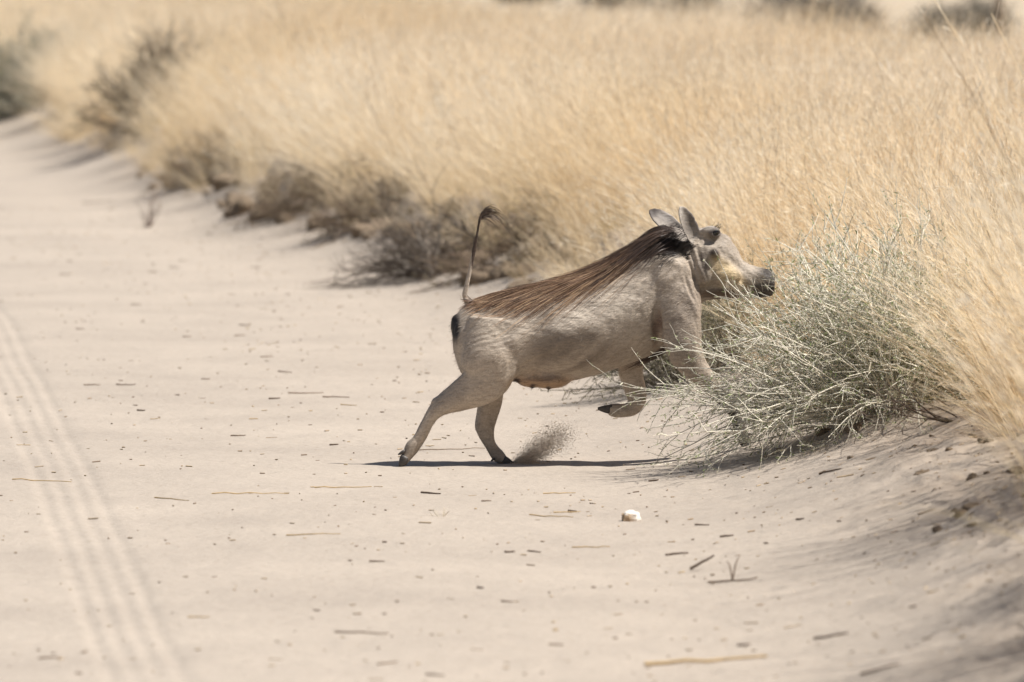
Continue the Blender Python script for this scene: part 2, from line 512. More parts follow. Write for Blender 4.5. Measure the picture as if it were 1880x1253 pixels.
pts = np.concatenate([pts, np.stack([ex_[:, 0], ex_[:, 1], np.full(len(ex_), 9.0)], 1)])
clear = ((pts[:, 0] - sx) ** 2 + ((pts[:, 1] - sy) / 1.2) ** 2 > 0.50 ** 2) & ~((pts[:, 1] < 33.6) & (pts[:, 0] < 1.75) & (pts[:, 2] < 8))
pts = pts[clear]
n = len(pts)
sv = pts[:, 2]
nearedge = 1 - smooth(0.0, 1.1, sv)
leanx = np.radians(np.where(sv > 8, -12, 13) + 7 * RNG.normal(0, 1, n) + 19 * nearedge + 6 * 2 * fbm(pts[:, 0] * .4, pts[:, 1] * .2, 61, 2))
leany = np.radians(4 + 7 * RNG.normal(0, 1, n) + 6 * nearedge)
rot = euler_from_R(lean_rot(RNG.uniform(0, 6.28, n), leanx, leany))
scl = RNG.uniform(0.8, 1.2, n) * np.where(sv > 8, 1.45, np.where(sv < -8, RNG.uniform(.2, .6, n), 1)) * (1 - 0.12 * nearedge) * (1 + 0.35 * fbm(pts[:, 0] * .6, pts[:, 1] * .25, 51, 3))
wide = np.interp(pts[:, 1], [50, 120], [1.0, 1.6])
z = ground_z(pts[:, 0], pts[:, 1])
gm = bpy.data.meshes.new('grass')
gm.vertices.add(n)
gm.vertices.foreach_set('co', np.stack([pts[:, 0], pts[:, 1], z], 1).astype(np.float32).ravel())
a = gm.attributes.new('rot', 'FLOAT_VECTOR', 'POINT'); a.data.foreach_set('vector', rot.astype(np.float32).ravel())
a = gm.attributes.new('scl', 'FLOAT_VECTOR', 'POINT'); a.data.foreach_set('vector', np.stack([scl * wide, scl * wide, scl], 1).astype(np.float32).ravel())
a = gm.attributes.new('idx', 'INT', 'POINT'); a.data.foreach_set('value', RNG.integers(0, NVAR, n).astype(np.int32))
gm.materials.append(M_GRASS)
grass = link('grass', gm)
tag(grass, 'field of tall dry golden grass beyond the sandy bank', 'grass', kind='stuff')
ng = bpy.data.node_groups.new('grass_field', 'GeometryNodeTree')
ng.interface.new_socket('Geometry', in_out='INPUT', socket_type='NodeSocketGeometry')
ng.interface.new_socket('Geometry', in_out='OUTPUT', socket_type='NodeSocketGeometry')
gi = ng.nodes.new('NodeGroupInput'); go = ng.nodes.new('NodeGroupOutput')
iop = ng.nodes.new('GeometryNodeInstanceOnPoints')
g2i = ng.nodes.new('GeometryNodeGeometryToInstance')
for me in reversed(tuft_meshes):
    src = bpy.data.objects.new('grass_tuft_source', me)
    oi = ng.nodes.new('GeometryNodeObjectInfo'); oi.inputs['Object'].default_value = src
    ng.links.new(oi.outputs['Geometry'], g2i.inputs[0])
def named(nm, dt):
    nd = ng.nodes.new('GeometryNodeInputNamedAttribute'); nd.data_type = dt
    nd.inputs['Name'].default_value = nm
    return nd.outputs['Attribute']
ng.links.new(gi.outputs[0], iop.inputs['Points'])
ng.links.new(g2i.outputs[0], iop.inputs['Instance'])
iop.inputs['Pick Instance'].default_value = True
ng.links.new(named('idx', 'INT'), iop.inputs['Instance Index'])
e2r = ng.nodes.new('FunctionNodeEulerToRotation')
ng.links.new(named('rot', 'FLOAT_VECTOR'), e2r.inputs[0])
ng.links.new(e2r.outputs[0], iop.inputs['Rotation'])
ng.links.new(named('scl', 'FLOAT_VECTOR'), iop.inputs['Scale'])
ng.links.new(iop.outputs[0], go.inputs[0])
md = grass.modifiers.new('field', 'NODES'); md.node_group = ng; md.show_render = md.show_viewport = GRASS_ON
print('grass tufts', n)
# ------------------------------------------------------------------ warthog
def hp(px, py, w=0.0):
    return W(px, py, HOG_D + w)

def loft(mb, C, RA, RB, A, B, k=28, power=2.0, n=None):
    """closed tube through centres C with radii RA along A and RB along B"""
    n_ = len(C)
    a = np.linspace(0, 2 * np.pi, k, endpoint=False)
    ca, sa = np.cos(a), np.sin(a)
    e = 2.0 / power
    ca = np.sign(ca) * np.abs(ca) ** e; sa = np.sign(sa) * np.abs(sa) ** e
    V = C[:, None, :] + RA[:, None, None] * ca[None, :, None] * A[:, None, :] + RB[:, None, None] * sa[None, :, None] * B[:, None, :]
    idx = np.arange(n_ * k).reshape(n_, k); nx = np.roll(idx, -1, 1)
    q = np.stack([idx[:-1], nx[:-1], nx[1:], idx[1:]], -1).reshape(-1, 4)
    V = V.reshape(-1, 3)
    V = np.concatenate([V, C[:1], C[-1:]])
    c0, c1 = n_ * k, n_ * k + 1
    t0 = np.stack([idx[0], np.full(k, c0), nx[0]], -1); t1 = np.stack([idx[-1], nx[-1], np.full(k, c1)], -1)
    mb.add(V, q=q, t=np.concatenate([t0, t1]))

def limb(mb, stations, n=28, k=24):
    """stations: (px, py, w, r_in_plane, r_depth)"""
    S = np.array(stations, float)
    C = hp(S[:, 0], S[:, 1], S[:, 2])
    D = catmull(np.concatenate([C, S[:, 3:5]], 1), n)
    C = D[:, :3]; RA, RB = np.maximum(D[:, 3], .004), np.maximum(D[:, 4], .004)
    T = unit(np.gradient(C, axis=0))
    yv = np.array([0, 1.0, 0])
    A = unit(np.cross(T, yv)); B = unit(np.cross(A, T))
    loft(mb, C, RA, RB, A, B, k)

def blob(mb, px, py, w, rx, ry, rz):
    a = np.linspace(0, np.pi, 10)[1:-1]
    c = hp(px, py, w)
    C = c[None] + np.stack([0 * a, 0 * a, np.cos(a) * rz], 1)
    one = np.ones((len(a), 1))
    loft(mb, C, np.sin(a) * rx, np.sin(a) * ry, one * [1, 0, 0], one * [0, 1, 0], 16)

hb = MB()
# trunk: (px, top, bottom, half width)
TR = np.array([(831, 592, 632, .035), (836, 580, 655, .072), (846, 568, 684, .108), (862, 559, 702, .135), (890, 550, 712, .155), (930, 538, 704, .163),
               (970, 529, 696, .168), (1010, 520, 698, .176), (1050, 510, 697, .182), (1100, 490, 688, .182), (1140, 468, 674, .175), (1180, 442, 659, .165),
               (1210, 423, 646, .152), (1240, 418, 622, .135), (1265, 427, 588, .112), (1285, 442, 560, .092), (1305, 456, 540, .07)], float)
D = catmull(TR, 64)
top = hp(D[:, 0], D[:, 1]); bot = hp(D[:, 0], D[:, 2])
C = (top + bot) / 2
one = np.ones((len(C), 1))
i_v = hb.n
loft(hb, C, np.abs(top[:, 2] - bot[:, 2]) / 2, D[:, 3], one * [0, 0, 1], one * [0, 1, 0], 40, 2.0)
tv = hb.v[-1]; kk = len(C) * 40                      # narrower along the spine, fullest below the middle
rel = (tv[:kk].reshape(-1, 40, 3)[..., 2] - C[:, None, 2]) / (np.abs(top[:, 2] - bot[:, 2]) / 2)[:, None]
fy = 1 - .30 * np.clip(rel, 0, 1) ** 1.0 + .02 * np.clip(-rel, 0, 1)
tv[:kk, 1] = HOG_D + (tv[:kk, 1] - HOG_D) * fy.reshape(-1)
# near hind leg
limb(hb, [(912, 585, -.085, .105, .060), (905, 640, -.092, .122, .078), (897, 672, -.098, .115, .075), (885, 703, -.100, .090, .064), (846, 727, -.100, .059, .048),
          (806, 750, -.098, .038, .032), (787, 772, -.097, .028, .025), (769, 806, -.096, .0245, .022), (757, 822, -.096, .027, .026), (747, 838, -.097, .021, .022), (738, 852, -.098, .017, .02)], 44)
# far hind leg
limb(hb, [(915, 620, .085, .10, .06), (908, 670, .092, .085, .065), (903, 704, .095, .060, .052), (900, 735, .095, .048, .042), (893, 765, .095, .040, .034), (890, 786, .095, .039, .030),
          (899, 813, .095, .0255, .024), (912, 834, .095, .025, .026), (924, 846, .095, .020, .024)], 40)
# near front leg, reaching forward into the shrub
limb(hb, [(1215, 500, -.085, .085, .055), (1238, 550, -.105, .105, .065), (1250, 600, -.130, .082, .055), (1256, 640, -.130, .070, .050), (1276, 676, -.112, .055, .044), (1306, 706, -.11, .040, .034),
          (1336, 736, -.11, .034, .031), (1352, 770, -.11, .024, .024), (1362, 800, -.11, .025, .026), (1372, 818, -.11, .02, .022)], 44)
# far front leg, folded back under the chest
limb(hb, [(1215, 560, .085, .08, .055), (1165, 635, .10, .068, .052), (1158, 675, .105, .055, .046), (1164, 708, .105, .043, .038), (1170, 732, .10, .037, .034), (1164, 748, .095, .030, .030),
          (1148, 754, .085, .026, .027), (1132, 754, .08, .027, .027), (1118, 752, .078, .022, .024)], 40)
# shoulder, hip, knee and elbow masses
blob(hb, 1228, 520, -.09, .10, .07, .13); blob(hb, 1228, 520, .09, .10, .07, .13)
blob(hb, 905, 610, .09, .11, .065, .13)
blob(hb, 1008, 698, -.03, .085, .085, .036); blob(hb, 975, 697, -.01, .06, .08, .034)
for (tx, ty, tw) in ((948, 700, -.05), (978, 712, -.035), (1007, 715, -.055)):
    limb(hb, [(tx + 3, ty - 12, tw, .012, .012), (tx + 1, ty - 2, tw, .008, .008), (tx - 1, ty + 6, tw, .005, .005)], 8, 10)
# head: (px, py, w, r_in_plane, r_depth)
limb(hb, [(1245, 482, -.01, .105, .085), (1270, 487, -.012, .128, .098), (1300, 482, -.014, .134, .105), (1322, 492, -.015, .104, .100), (1345, 507, -.016, .076, .080),
          (1366, 514, -.016, .064, .066), (1388, 518, -.016, .060, .060), (1406, 520, -.016, .054, .058), (1417, 520, -.016, .049, .056), (1422, 520, -.016, .040, .048)], 50, 30)
limb(hb, [(1283, 530, -.016, .045, .07), (1320, 536, -.016, .030, .062), (1360, 538, -.016, .022, .048), (1392, 540, -.016, .018, .035), (1404, 540, -.016, .012, .025)], 24)
# brow ridges, cheek lumps, warts, nose rim
for sgn in (-1, 1):
    wv = lambda a: -.014 + sgn * a
    blob(hb, 1306, 427, wv(.060), .042, .030, .028)
    blob(hb, 1313, 467, wv(.104), .020, .020, .022)
    blob(hb, 1333, 506, wv(.080), .060, .030, .040)
    blob(hb, 1292, 500, wv(.088), .035, .030, .055)
    blob(hb, 1345, 524, wv(.066), .040, .022, .020)
blob(hb, 799, 741, -.098, .020, .020, .024); blob(hb, 877, 783, .095, .016, .018, .022)
blob(hb, 1409, 500, -.016, .020, .040, .014)
# tail
limb(hb, [(868, 566, 0, .022, .022), (857, 556, 0, .014, .014), (853, 544, 0, .0105, .0105), (858, 518, 0, .009, .009), (866, 480, 0, .008, .008), (874, 440, 0, .007, .007), (880, 408, 0, .0062, .0062),
          (885, 392, 0, .0055, .0055), (893, 383, 0, .004, .004)], 40, 10)
blob(hb, 836, 600, -.01, .018, .03, .05)

# ears: cupped leaves with thickness
def ear(base, tip, facing, width, depth):
    base = np.asarray(base, float); tip = np.asarray(tip, float)
    ax = tip - base; L = np.linalg.norm(ax); axu = ax / L
    f = unit(np.asarray(facing, float) - axu * np.dot(facing, axu)); sd_ = np.cross(axu, f)
    nu, nv = 16, 13
    u = np.linspace(0, 1, nu)[:, None]; v = np.linspace(-1, 1, nv)[None]
    wprof = np.interp(u, [0, .15, .45, .75, .92, 1], [.55, .8, 1.0, .82, .5, .14]) * width
    cup = depth * (1 - v ** 2) * np.interp(u, [0, .5, 1], [1.2, 1.0, .35])
    mid = base[None, None] + axu * (u * L)[..., None] + sd_ * (v * wprof)[..., None] - f * (cup - depth * .5)[..., None]
    mid = mid - f * (0.02 * u ** 2)[..., None]
    th = np.where(np.abs(v) > .99, .0025, .0052) * np.ones_like(u)
    F = mid + f * th[..., None]; Bk = mid - f * th[..., None]
    i0 = np.arange(nu * nv).reshape(nu, nv); i1 = i0 + nu * nv
    q = [np.stack([i0[:-1, :-1], i0[:-1, 1:], i0[1:, 1:], i0[1:, :-1]], -1).reshape(-1, 4),
         np.stack([i1[:-1, :-1], i1[1:, :-1], i1[1:, 1:], i1[:-1, 1:]], -1).reshape(-1, 4)]
    b0 = np.concatenate([i0[0], i0[1:, -1], i0[-1, ::-1][1:], i0[::-1, 0][1:]]); b1 = b0 + nu * nv
    q.append(np.stack([b0[:-1], b1[:-1], b1[1:], b0[1:]], -1))
    hb.add(np.concatenate([F.reshape(-1, 3), Bk.reshape(-1, 3)]), q=np.concatenate(q))
ear(hp(1279, 450, -.078), hp(1252, 379, -.10), (0.40, -0.90, 0.1), .036, .020)
ear(hp(1250, 432, .05), hp(1194, 382, .085), (0.25, -0.85, 0.45), .040, .016)

tmp_me = hb.mesh('warthog_rough', None)
tmp = link('warthog_rough', tmp_me)
md = tmp.modifiers.new('r', 'REMESH'); md.mode = 'VOXEL'; md.voxel_size = 0.0042; md.adaptivity = 0
dg = bpy.context.evaluated_depsgraph_get()
ev = bpy.data.meshes.new_from_object(tmp.evaluated_get(dg))
bpy.data.objects.remove(tmp, do_unlink=True)
nv = len(ev.vertices)
V = np.empty(nv * 3, np.float32); ev.vertices.foreach_get('co', V); V = V.reshape(-1, 3).astype(float)
ne = len(ev.edges); E = np.empty(ne * 2, np.int32); ev.edges.foreach_get('vertices', E); E = E.reshape(-1, 2)
np_ = len(ev.polygons)
tot = np.empty(np_, np.int32); ev.polygons.foreach_get('loop_total', tot)
lv = np.empty(len(ev.loops), np.int32); ev.loops.foreach_get('vertex_index', lv)
assert (tot == 4).all() or True
deg = np.bincount(E.ravel(), minlength=nv).astype(float)
def lap(X):
    out = np.empty_like(X)
    for a in range(X.shape[1]):
        out[:, a] = (np.bincount(E[:, 0], X[E[:, 1], a], nv) + np.bincount(E[:, 1], X[E[:, 0], a], nv)) / deg
    return out
PX, PY = to_px(V)
def ell(cx, cy, rx, ry, soft=0.35, ang=0.0):
    dx, dy = PX - cx, PY - cy
    c, s = math.cos(ang), math.sin(ang)
    r = np.sqrt(((dx * c + dy * s) / rx) ** 2 + ((-dx * s + dy * c) / ry) ** 2)
    return 1 - smooth(1 - soft, 1 + soft, r)
# fine parts (ears, tail, feet, face) are smoothed less than trunk and thighs
ears_m = np.maximum(ell(1262, 408, 26, 40, .2), ell(1212, 396, 32, 22, .2))
fine_m = np.clip(np.maximum.reduce([ears_m, ((PX < 905) & (PY < 545)).astype(float), ell(745, 838, 30, 35), ell(925, 845, 30, 20), ell(1115, 752, 40, 16),
                                     smooth(1285, 1310, PX) * smooth(560, 545, PY) * .8]), 0, 1)
for it in range(26):
    lam = 0.5 * (1 - fine_m) if it >= 3 else np.full(nv, 0.5)
    V = V + (lap(V) - V) * lam[:, None]
PX, PY = to_px(V)

def make_bm(V):
    me = bpy.data.meshes.new('warthog_body')
    me.vertices.add(nv); me.loops.add(len(lv)); me.polygons.add(np_)
    me.vertices.foreach_set('co', V.astype(np.float32).ravel())
    me.loops.foreach_set('vertex_index', lv)
    ls = np.concatenate([[0], np.cumsum(tot)[:-1]]).astype(np.int32)
    me.polygons.foreach_set('loop_start', ls)
    me.polygons.foreach_set('use_smooth', np.ones(np_, bool))
    me.update(calc_edges=True)
    return me
me0 = make_bm(V)
NRM = np.empty(nv * 3, np.float32); me0.vertices.foreach_get('normal', NRM); NRM = NRM.reshape(-1, 3).astype(float)
# skin folds: thigh creases, neck folds, ribs and muscle
nz = lambda s, k: vnoise(V[:, 0] * s + 3.1 * V[:, 1] * s, V[:, 2] * s + 1.7 * V[:, 1] * s, k)
side = (V[:, 1] < HOG_D).astype(float)
dsp = np.zeros(nv)
th = (PX - 905) * 0.30 + (PY - 615) * 0.95
dsp += ell(905, 612, 52, 34, .5) * 0.0012 * np.sin(th * 0.62 + 7 * nz(9, 5)) * smooth(.3, .8, nz(16, 6))
nk = (PX - 1275) * 0.93 - (PY - 500) * 0.30
dsp += ell(1276, 505, 20, 50, .5) * 0.0036 * np.sin(nk * 0.55 + 2.5 * nz(12, 7)) * (0.4 + nz(10, 8))
sh = (PX - 1190) * 0.75 + (PY - 520) * 0.5
dsp += ell(1215, 520, 55, 45, .6) * 0.0016 * np.sin(sh * 0.42 + 4 * nz(14, 9))
dsp += (nz(10, 11) - .5) * 0.010 * (1 - fine_m) + (nz(26, 12) - .5) * 0.0035 * (1 - ears_m) + (nz(70, 13) - .5) * 0.0014 * (1 - ears_m)
# flank hollow in front of the thigh, armpit groove, eye socket groove, mouth line
dsp -= ell(985, 640, 26, 55, .8) * 0.020 * (np.abs(NRM[:, 1]) > .3)
dsp -= ell(1206, 600, 8, 32, .7) * 0.014 * side
dsp -= (ell(1313, 432, 17, 15, .5) - ell(1313, 429, 11, 9, .4)) * 0.010
dsp -= ell(1370, 536, 34, 2.5, .8, 0.10) * 0.012
dsp -= ell(1345, 480, 30, 5, .8, 0.7) * 0.006
V = V + NRM * dsp[:, None]

# hide colours, with flank sheen and bounce light painted in
HIDE = np.array([0.46, 0.39, 0.32])
hc = np.broadcast_to(HIDE, (nv, 3)).copy()
def paint(mask, col):
    global hc
    m = np.clip(mask, 0, 1)[:, None]
    hc = hc * (1 - m) + np.asarray(col) * m
paint(ell(1075, 575, 120, 42, .8, -.12) * .6, (.60, .53, .45))  # sunlit sheen of the upper flank painted into the coat colour
paint(ell(960, 570, 190, 60, .8) * .35, (.58, .51, .43))  # fainter, wider sheen painted along back and flank
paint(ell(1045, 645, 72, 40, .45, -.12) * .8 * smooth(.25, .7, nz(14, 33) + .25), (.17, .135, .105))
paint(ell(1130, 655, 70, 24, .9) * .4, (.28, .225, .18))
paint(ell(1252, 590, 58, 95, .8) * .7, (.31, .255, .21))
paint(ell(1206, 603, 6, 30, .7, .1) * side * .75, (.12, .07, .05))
paint(ell(1000, 706, 62, 16, .5), (.40, .275, .18))  # udder tan, with warm light bounced off the sand painted in
for (tx, ty) in ((948, 703), (978, 716), (1007, 719)): paint(ell(tx, ty, 6, 7, .4), (.07, .05, .045))
paint(ell(835, 600, 9, 30, .5), (.035, .03, .03))
paint(smooth(806, 826, PY) * (PX < 960) * .35, (.20, .175, .15))
spine = np.interp(PX, [860, 900, 1000, 1100, 1150, 1205, 1250], [556, 556, 546, 526, 498, 465, 440])
paint(smooth(6, -8, PY - spine) * (PX > 866) * (PX < 1262), (.085, .060, .047))
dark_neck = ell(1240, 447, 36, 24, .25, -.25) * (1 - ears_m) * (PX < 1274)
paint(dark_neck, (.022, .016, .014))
paint(smooth(1278, 1296, PX) * (PY < 560) * (1 - ears_m) * .8, (.35, .30, .25))
paint(ears_m, (.30, .265, .235))
paint(ell(1200, 388, 16, 11, .6), (.10, .085, .08)); paint(ell(1222, 398, 16, 7, .6, .5), (.46, .42, .39))
paint(ell(1266, 408, 9, 24, .6, .25) * ears_m, (.20, .175, .155)); paint(ell(1248, 388, 6, 16, .5, .2), (.44, .40, .36))
paint(ell(1300, 415, 16, 9, .6) * .7, (.44, .40, .36))
paint(ell(1313, 429, 14, 12, .4) * .8, (.13, .11, .10))
paint(ell(1313, 467, 9, 11, .5), (.045, .034, .03)); paint(ell(1292, 482, 8, 24, .6) * .8, (.09, .072, .06))
paint(ell(1335, 502, 34, 17, .6, .75), (.56, .44, .27)); paint(ell(1357, 522, 18, 12, .6, .6), (.52, .41, .27))
paint(ell(1330, 542, 45, 10, .5), (.16, .115, .085))
paint(smooth(1376, 1398, PX + (PY - 520) * .35) * (PY > 478) * .92, (.055, .047, .043))
paint(smooth(845, 856, PY) * (PX < 960), (.06, .052, .048))
hogbase = hp(990, 856, 0.0)
hog = thing('warthog', 'grey warthog with a long brown mane running off the sand road into the silvery shrub', 'warthog', hogbase)
V0 = V
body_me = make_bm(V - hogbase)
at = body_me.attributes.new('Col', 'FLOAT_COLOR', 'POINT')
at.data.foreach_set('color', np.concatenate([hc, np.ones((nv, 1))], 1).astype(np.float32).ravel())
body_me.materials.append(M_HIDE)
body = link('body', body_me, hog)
polys = np.split(lv, np.cumsum(tot)[:-1])
bvh = BVHTree.FromPolygons([tuple(v) for v in V], [tuple(int(i) for i in p) for p in polys])
bvh_trunk = BVHTree.FromPolygons([tuple(v) for v in V], [tuple(int(i) for i in p) for p in polys if ears_m[p[0]] < .05 and not (PX[p[0]] < 905 and PY[p[0]] < 552)])
NR2 = np.empty(nv * 3, np.float32); body_me.vertices.foreach_get('normal', NR2); NR2 = NR2.reshape(-1, 3).astype(float)

def surf(px, py, back=False):
    """point and outward normal of the animal's near (or far) side under a photo pixel"""
    o = Vector(W(px, py, HOG_D + (1.0 if back else -1.0))); t = Vector(W(px, py, HOG_D))
    loc, nrm, i, d = bvh.ray_cast(o, (t - o).normalized())
    if loc is None:
        loc, nrm, i, d = bvh.find_nearest(t)
    return np.array(loc), np.array(nrm)

# eyes
def ball(name, c, r, mat, col, parent, sq=(1, 1, 1)):
    m = MB()
    a = np.linspace(0, np.pi, 12)[1:-1]
    C = np.asarray(c)[None] + np.stack([0 * a, 0 * a, np.cos(a) * r * sq[2]], 1)
    one = np.ones((len(a), 1))
    loft(m, C, np.sin(a) * r * sq[0], np.sin(a) * r * sq[1], one * [1, 0, 0], one * [0, 1, 0], 16)
    m.c = [np.broadcast_to(np.asarray(col, float), (len(v), 3)) for v in m.v]
    return link(name, m.mesh(name, mat, origin=hogbase), parent)
for bk in (False, True):
    p, nn = surf(1314, 428, bk)
    e = ball('eye', p - nn * 0.005, 0.0150, M_EYE, (.012, .009, .008), hog)
# eyelids and lashes
lid = MB()
p, nn = surf(1314, 428)
tx_ = unit(np.cross(nn, [0, 0, 1.0])); up_ = np.cross(tx_, nn)
a = np.linspace(-.25, math.pi + .25, 12)
for sgn, cc in ((1, (.17, .145, .13)), (-1, (.20, .17, .15))):
    arc = p[None] + nn * .001 + np.cos(a)[:, None] * tx_ * .0165 + sgn * np.sin(a)[:, None] * up_ * .0115
    lid.tubes(arc[None], np.interp(np.linspace(0, 1, 12), [0, .5, 1], [.002, .0052, .002])[None], 8, cc)
link('eyelid', lid.mesh('eyelid', M_HIDE, origin=hogbase), hog)

# hooves: two toes and two dew claws on each foot
def hoof(px, py, w, dx, dy, ln, dew=True):
    m = MB()
    for s2 in (-1, 1):
        c0 = hp(px, py, w + s2 * .011)
        dv = unit(np.array([dx, 0, -dy], float)); nv_ = np.array([dy, 0, dx], float)
        C = c0[None] + dv[None] * np.linspace(-.012, ln, 6)[:, None]
        one = np.ones((6, 1))
        A_ = one * unit(np.cross(dv, [0, 1.0, 0])); B_ = one * [0, 1, 0]
        loft(m, C, np.array([.016, .0185, .017, .014, .010, .005]), np.array([.010, .012, .0125, .011, .008, .004]), A_, B_, 12, 2.6)
        if dew:
            b = hp(px, py, w + s2 * .014) - dv * .030 - np.array([abs(dy) * .020, 0, 0])
            Cd = b[None] + unit(dv * .45 + np.array([-.8, 0, -.1]))[None] * np.linspace(-.008, .022, 4)[:, None]
            loft(m, Cd, np.array([.007, .008, .006, .002]), np.array([.006, .007, .005, .002]), np.ones((4, 1)) * [0, 0, 1], np.ones((4, 1)) * [0, 1, 0], 8)
    m.c = [np.broadcast_to(np.array([.075, .066, .06]), (len(v), 3)) for v in m.v]
    return m.mesh('hoof', M_HOOF, origin=hogbase)
link('hoof', hoof(742, 843, -.098, -.45, .89, .036), hog)
link('hoof', hoof(926, 846, .095, .85, .35, .040), hog)
link('hoof', hoof(1370, 814, -.11, .45, .89, .035), hog)
o = link('hoof', hoof(1122, 752, .078, -.99, -.06, .052), hog)

# ---- hair
def strands_on(roots, dirs, length, n, lift, gravity, jit, rng):
    """grow strands that follow the hide: roots (S,3), start directions (S,3)"""
    S = len(roots); P = np.empty((S, n, 3)); P[:, 0] = roots
    d = dirs.copy()
    step = length / (n - 1)
    for k in range(1, n):
        d = unit(d + gravity + rng.normal(0, jit, (S, 3)))
        p = P[:, k - 1] + d * step[:, None]
        want = lift * (k / (n - 1)) ** .7 + .003
        for i in range(S):
            loc, nr, _, dist = bvh_trunk.find_nearest(Vector(p[i]))
            nr = np.array(nr); v = p[i] - np.array(loc); h = float(v @ nr)
            p[i] = p[i] + nr * (want[i] - h) * (1.0 if h < want[i] else .55)
        d = unit(p - P[:, k - 1])
        P[:, k] = p
    return P

hr = np.random.default_rng(5)
S = 6500
u = hr.uniform(0, 1, S) ** 0.8
sp_px = np.interp(u, [0, .2, .45, .7, .85, 1], [872, 935, 1030, 1120, 1185, 1240])
sp_py = np.interp(sp_px, [860, 900, 950, 1000, 1050, 1100, 1150, 1200, 1255], [560, 548, 533, 522, 510, 490, 462, 428, 420])
clump = np.floor(u * 90).astype(int)
woff = hr.normal(0, .038, S)
roots = np.empty((S, 3))
for i in range(S):
    q = hp(sp_px[i], sp_py[i] + 30, woff[i])
    loc, nr, _, dd = bvh_trunk.ray_cast(Vector(q) + Vector((0, 0, .3)), Vector((0, 0, -1)))
    roots[i] = np.array(loc) if loc is not None else hp(sp_px[i], sp_py[i], woff[i])
cl_dir = hr.normal(0, .07, (95, 3)) * [1, 1, .5]; cl_tone = hr.uniform(0, 1, (95, 14))
lane = np.clip(((woff + .12) / .24 * 14).astype(int), 0, 13)
slope = np.interp(u, [0, .5, 1], [-.22, -.30, -.50])
dirs = unit(np.stack([-np.ones(S), 0 * u, slope], 1) + np.stack([0 * woff, woff * 9, 0.02 - 2.0 * np.abs(woff)], 1) + cl_dir[clump] + hr.normal(0, .07, (S, 3)))
ln = (.08 + .20 * smooth(0.05, .55, u) * (1 - .55 * smooth(.85, .97, u))) * hr.uniform(.6, 1.15, S)
grav = np.array([-.10, 0, -.085])
P = strands_on(roots, dirs, ln, 8, hr.uniform(.001, .011, S) * (1 + 1.2 * smooth(.5, .9, u)), grav, .03, hr)
tone = (np.clip(cl_tone[clump, lane] * 1.0 + hr.normal(0, .16, S), 0, 1) * (1 - .85 * smooth(.80, .90, u)))[:, None]
dk, rd, bd = np.array([.045, .032, .027]), np.array([.20, .115, .070]), np.array([.60, .42, .26])
c = np.where(tone < .5, dk + (rd - dk) * np.clip(tone / .5, 0, 1), rd + (bd - rd) * np.clip((tone - .5) / .5, 0, 1) * .8)
tt = np.linspace(0, 1, 8)[None, :, None]
c = c[:, None, :] * (0.85 + .5 * tt)
wd = np.interp(np.linspace(0, 1, 8), [0, .5, 1], [.0021, .0018, .0005])[None] * hr.uniform(.7, 1.3, (S, 1))
mm = MB(); mm.ribbons(P, wd, unit(np.array([.15, .15, 1.0]) + hr.normal(0, .5, (S, 3))), np.broadcast_to(c, (S, 8, 3)))
o = link('mane', mm.mesh('mane', M_HAIR, origin=hogbase), hog); o['kind'] = 'stuff'
o['label'] = 'long brown and reddish mane hair along the back'

# short coat
S = 26000
pc = RNG.integers(0, nv, S)
ok = (ears_m[pc] < .3) & ~((PX[pc] < 905) & (PY[pc] < 556)) & (PY[pc] < 835)
pc = pc[ok]; S = len(pc)
rt = V0[pc] + hr.normal(0, .002, (S, 3)); nn = NR2[pc]
flow = np.broadcast_to(np.array([-1.0, 0, -.35]), (S, 3)).copy()
legm = (PY[pc] > 715)[:, None]
flow = np.where(legm, np.array([-.25, 0, -1.0]), flow)
flow = unit(flow - nn * (flow * nn).sum(1, keepdims=True) + hr.normal(0, .18, (S, 3)))
L = hr.uniform(.008, .020, S) * np.where(PY[pc] > 715, .6, 1) * np.where(PX[pc] > 1280, .55, 1)
dv = unit(flow + nn * .12)
P = np.stack([rt - nn * .001, rt + dv * (L * .5)[:, None], rt + unit(flow + nn * .08) * L[:, None]], 1)
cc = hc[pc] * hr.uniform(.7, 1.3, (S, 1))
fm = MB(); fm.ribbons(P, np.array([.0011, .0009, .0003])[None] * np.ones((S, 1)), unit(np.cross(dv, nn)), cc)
o = link('coat', fm.mesh('coat', M_HAIR, origin=hogbase), hog); o['kind'] = 'stuff'

def hairs(name, root_px, n, d0, spread, ln, col, drop=.0, width=.0013, jitter=6):
    r = np.random.default_rng(abs(hash(name)) % 1000 if False else len(name) * 7 + n)
    R = np.empty((n, 3))
    for i in range(n):
        j = r.integers(0, len(root_px))
        p, nn = surf(root_px[j][0] + r.normal(0, jitter), root_px[j][1] + r.normal(0, jitter))
        R[i] = p
    dd = unit(np.asarray(d0, float) + r.normal(0, spread, (n, 3)))
    Ln = ln * r.uniform(.5, 1.2, n)
    t = np.linspace(0, 1, 6)[None, :, None]
    P = R[:, None, :] + Ln[:, None, None] * (dd[:, None, :] * t + np.array([0, 0, -1.0]) * drop * t ** 2)
    m = MB(); m.ribbons(P, np.interp(np.linspace(0, 1, 6), [0, 1], [width, width * .3])[None] * np.ones((n, 1)), unit(np.cross(dd, [0, 1.0, .1])), np.asarray(col) * r.uniform(.7, 1.2, (n, 1)))
    o = link(name, m.mesh(name, M_HAIR, origin=hogbase), hog); o['kind'] = 'stuff'
    return o
hairs('whiskers', [(1345, 522), (1358, 528), (1370, 530), (1335, 518)], 130, (.65, -.35, -.55), .22, .062, (.62, .53, .40), .25, .0016, 5)
hairs('lip_bristles', [(1392, 505), (1400, 515), (1385, 512)], 60, (.55, -.45, -.35), .3, .040, (.50, .43, .33), .2, .0012, 6)
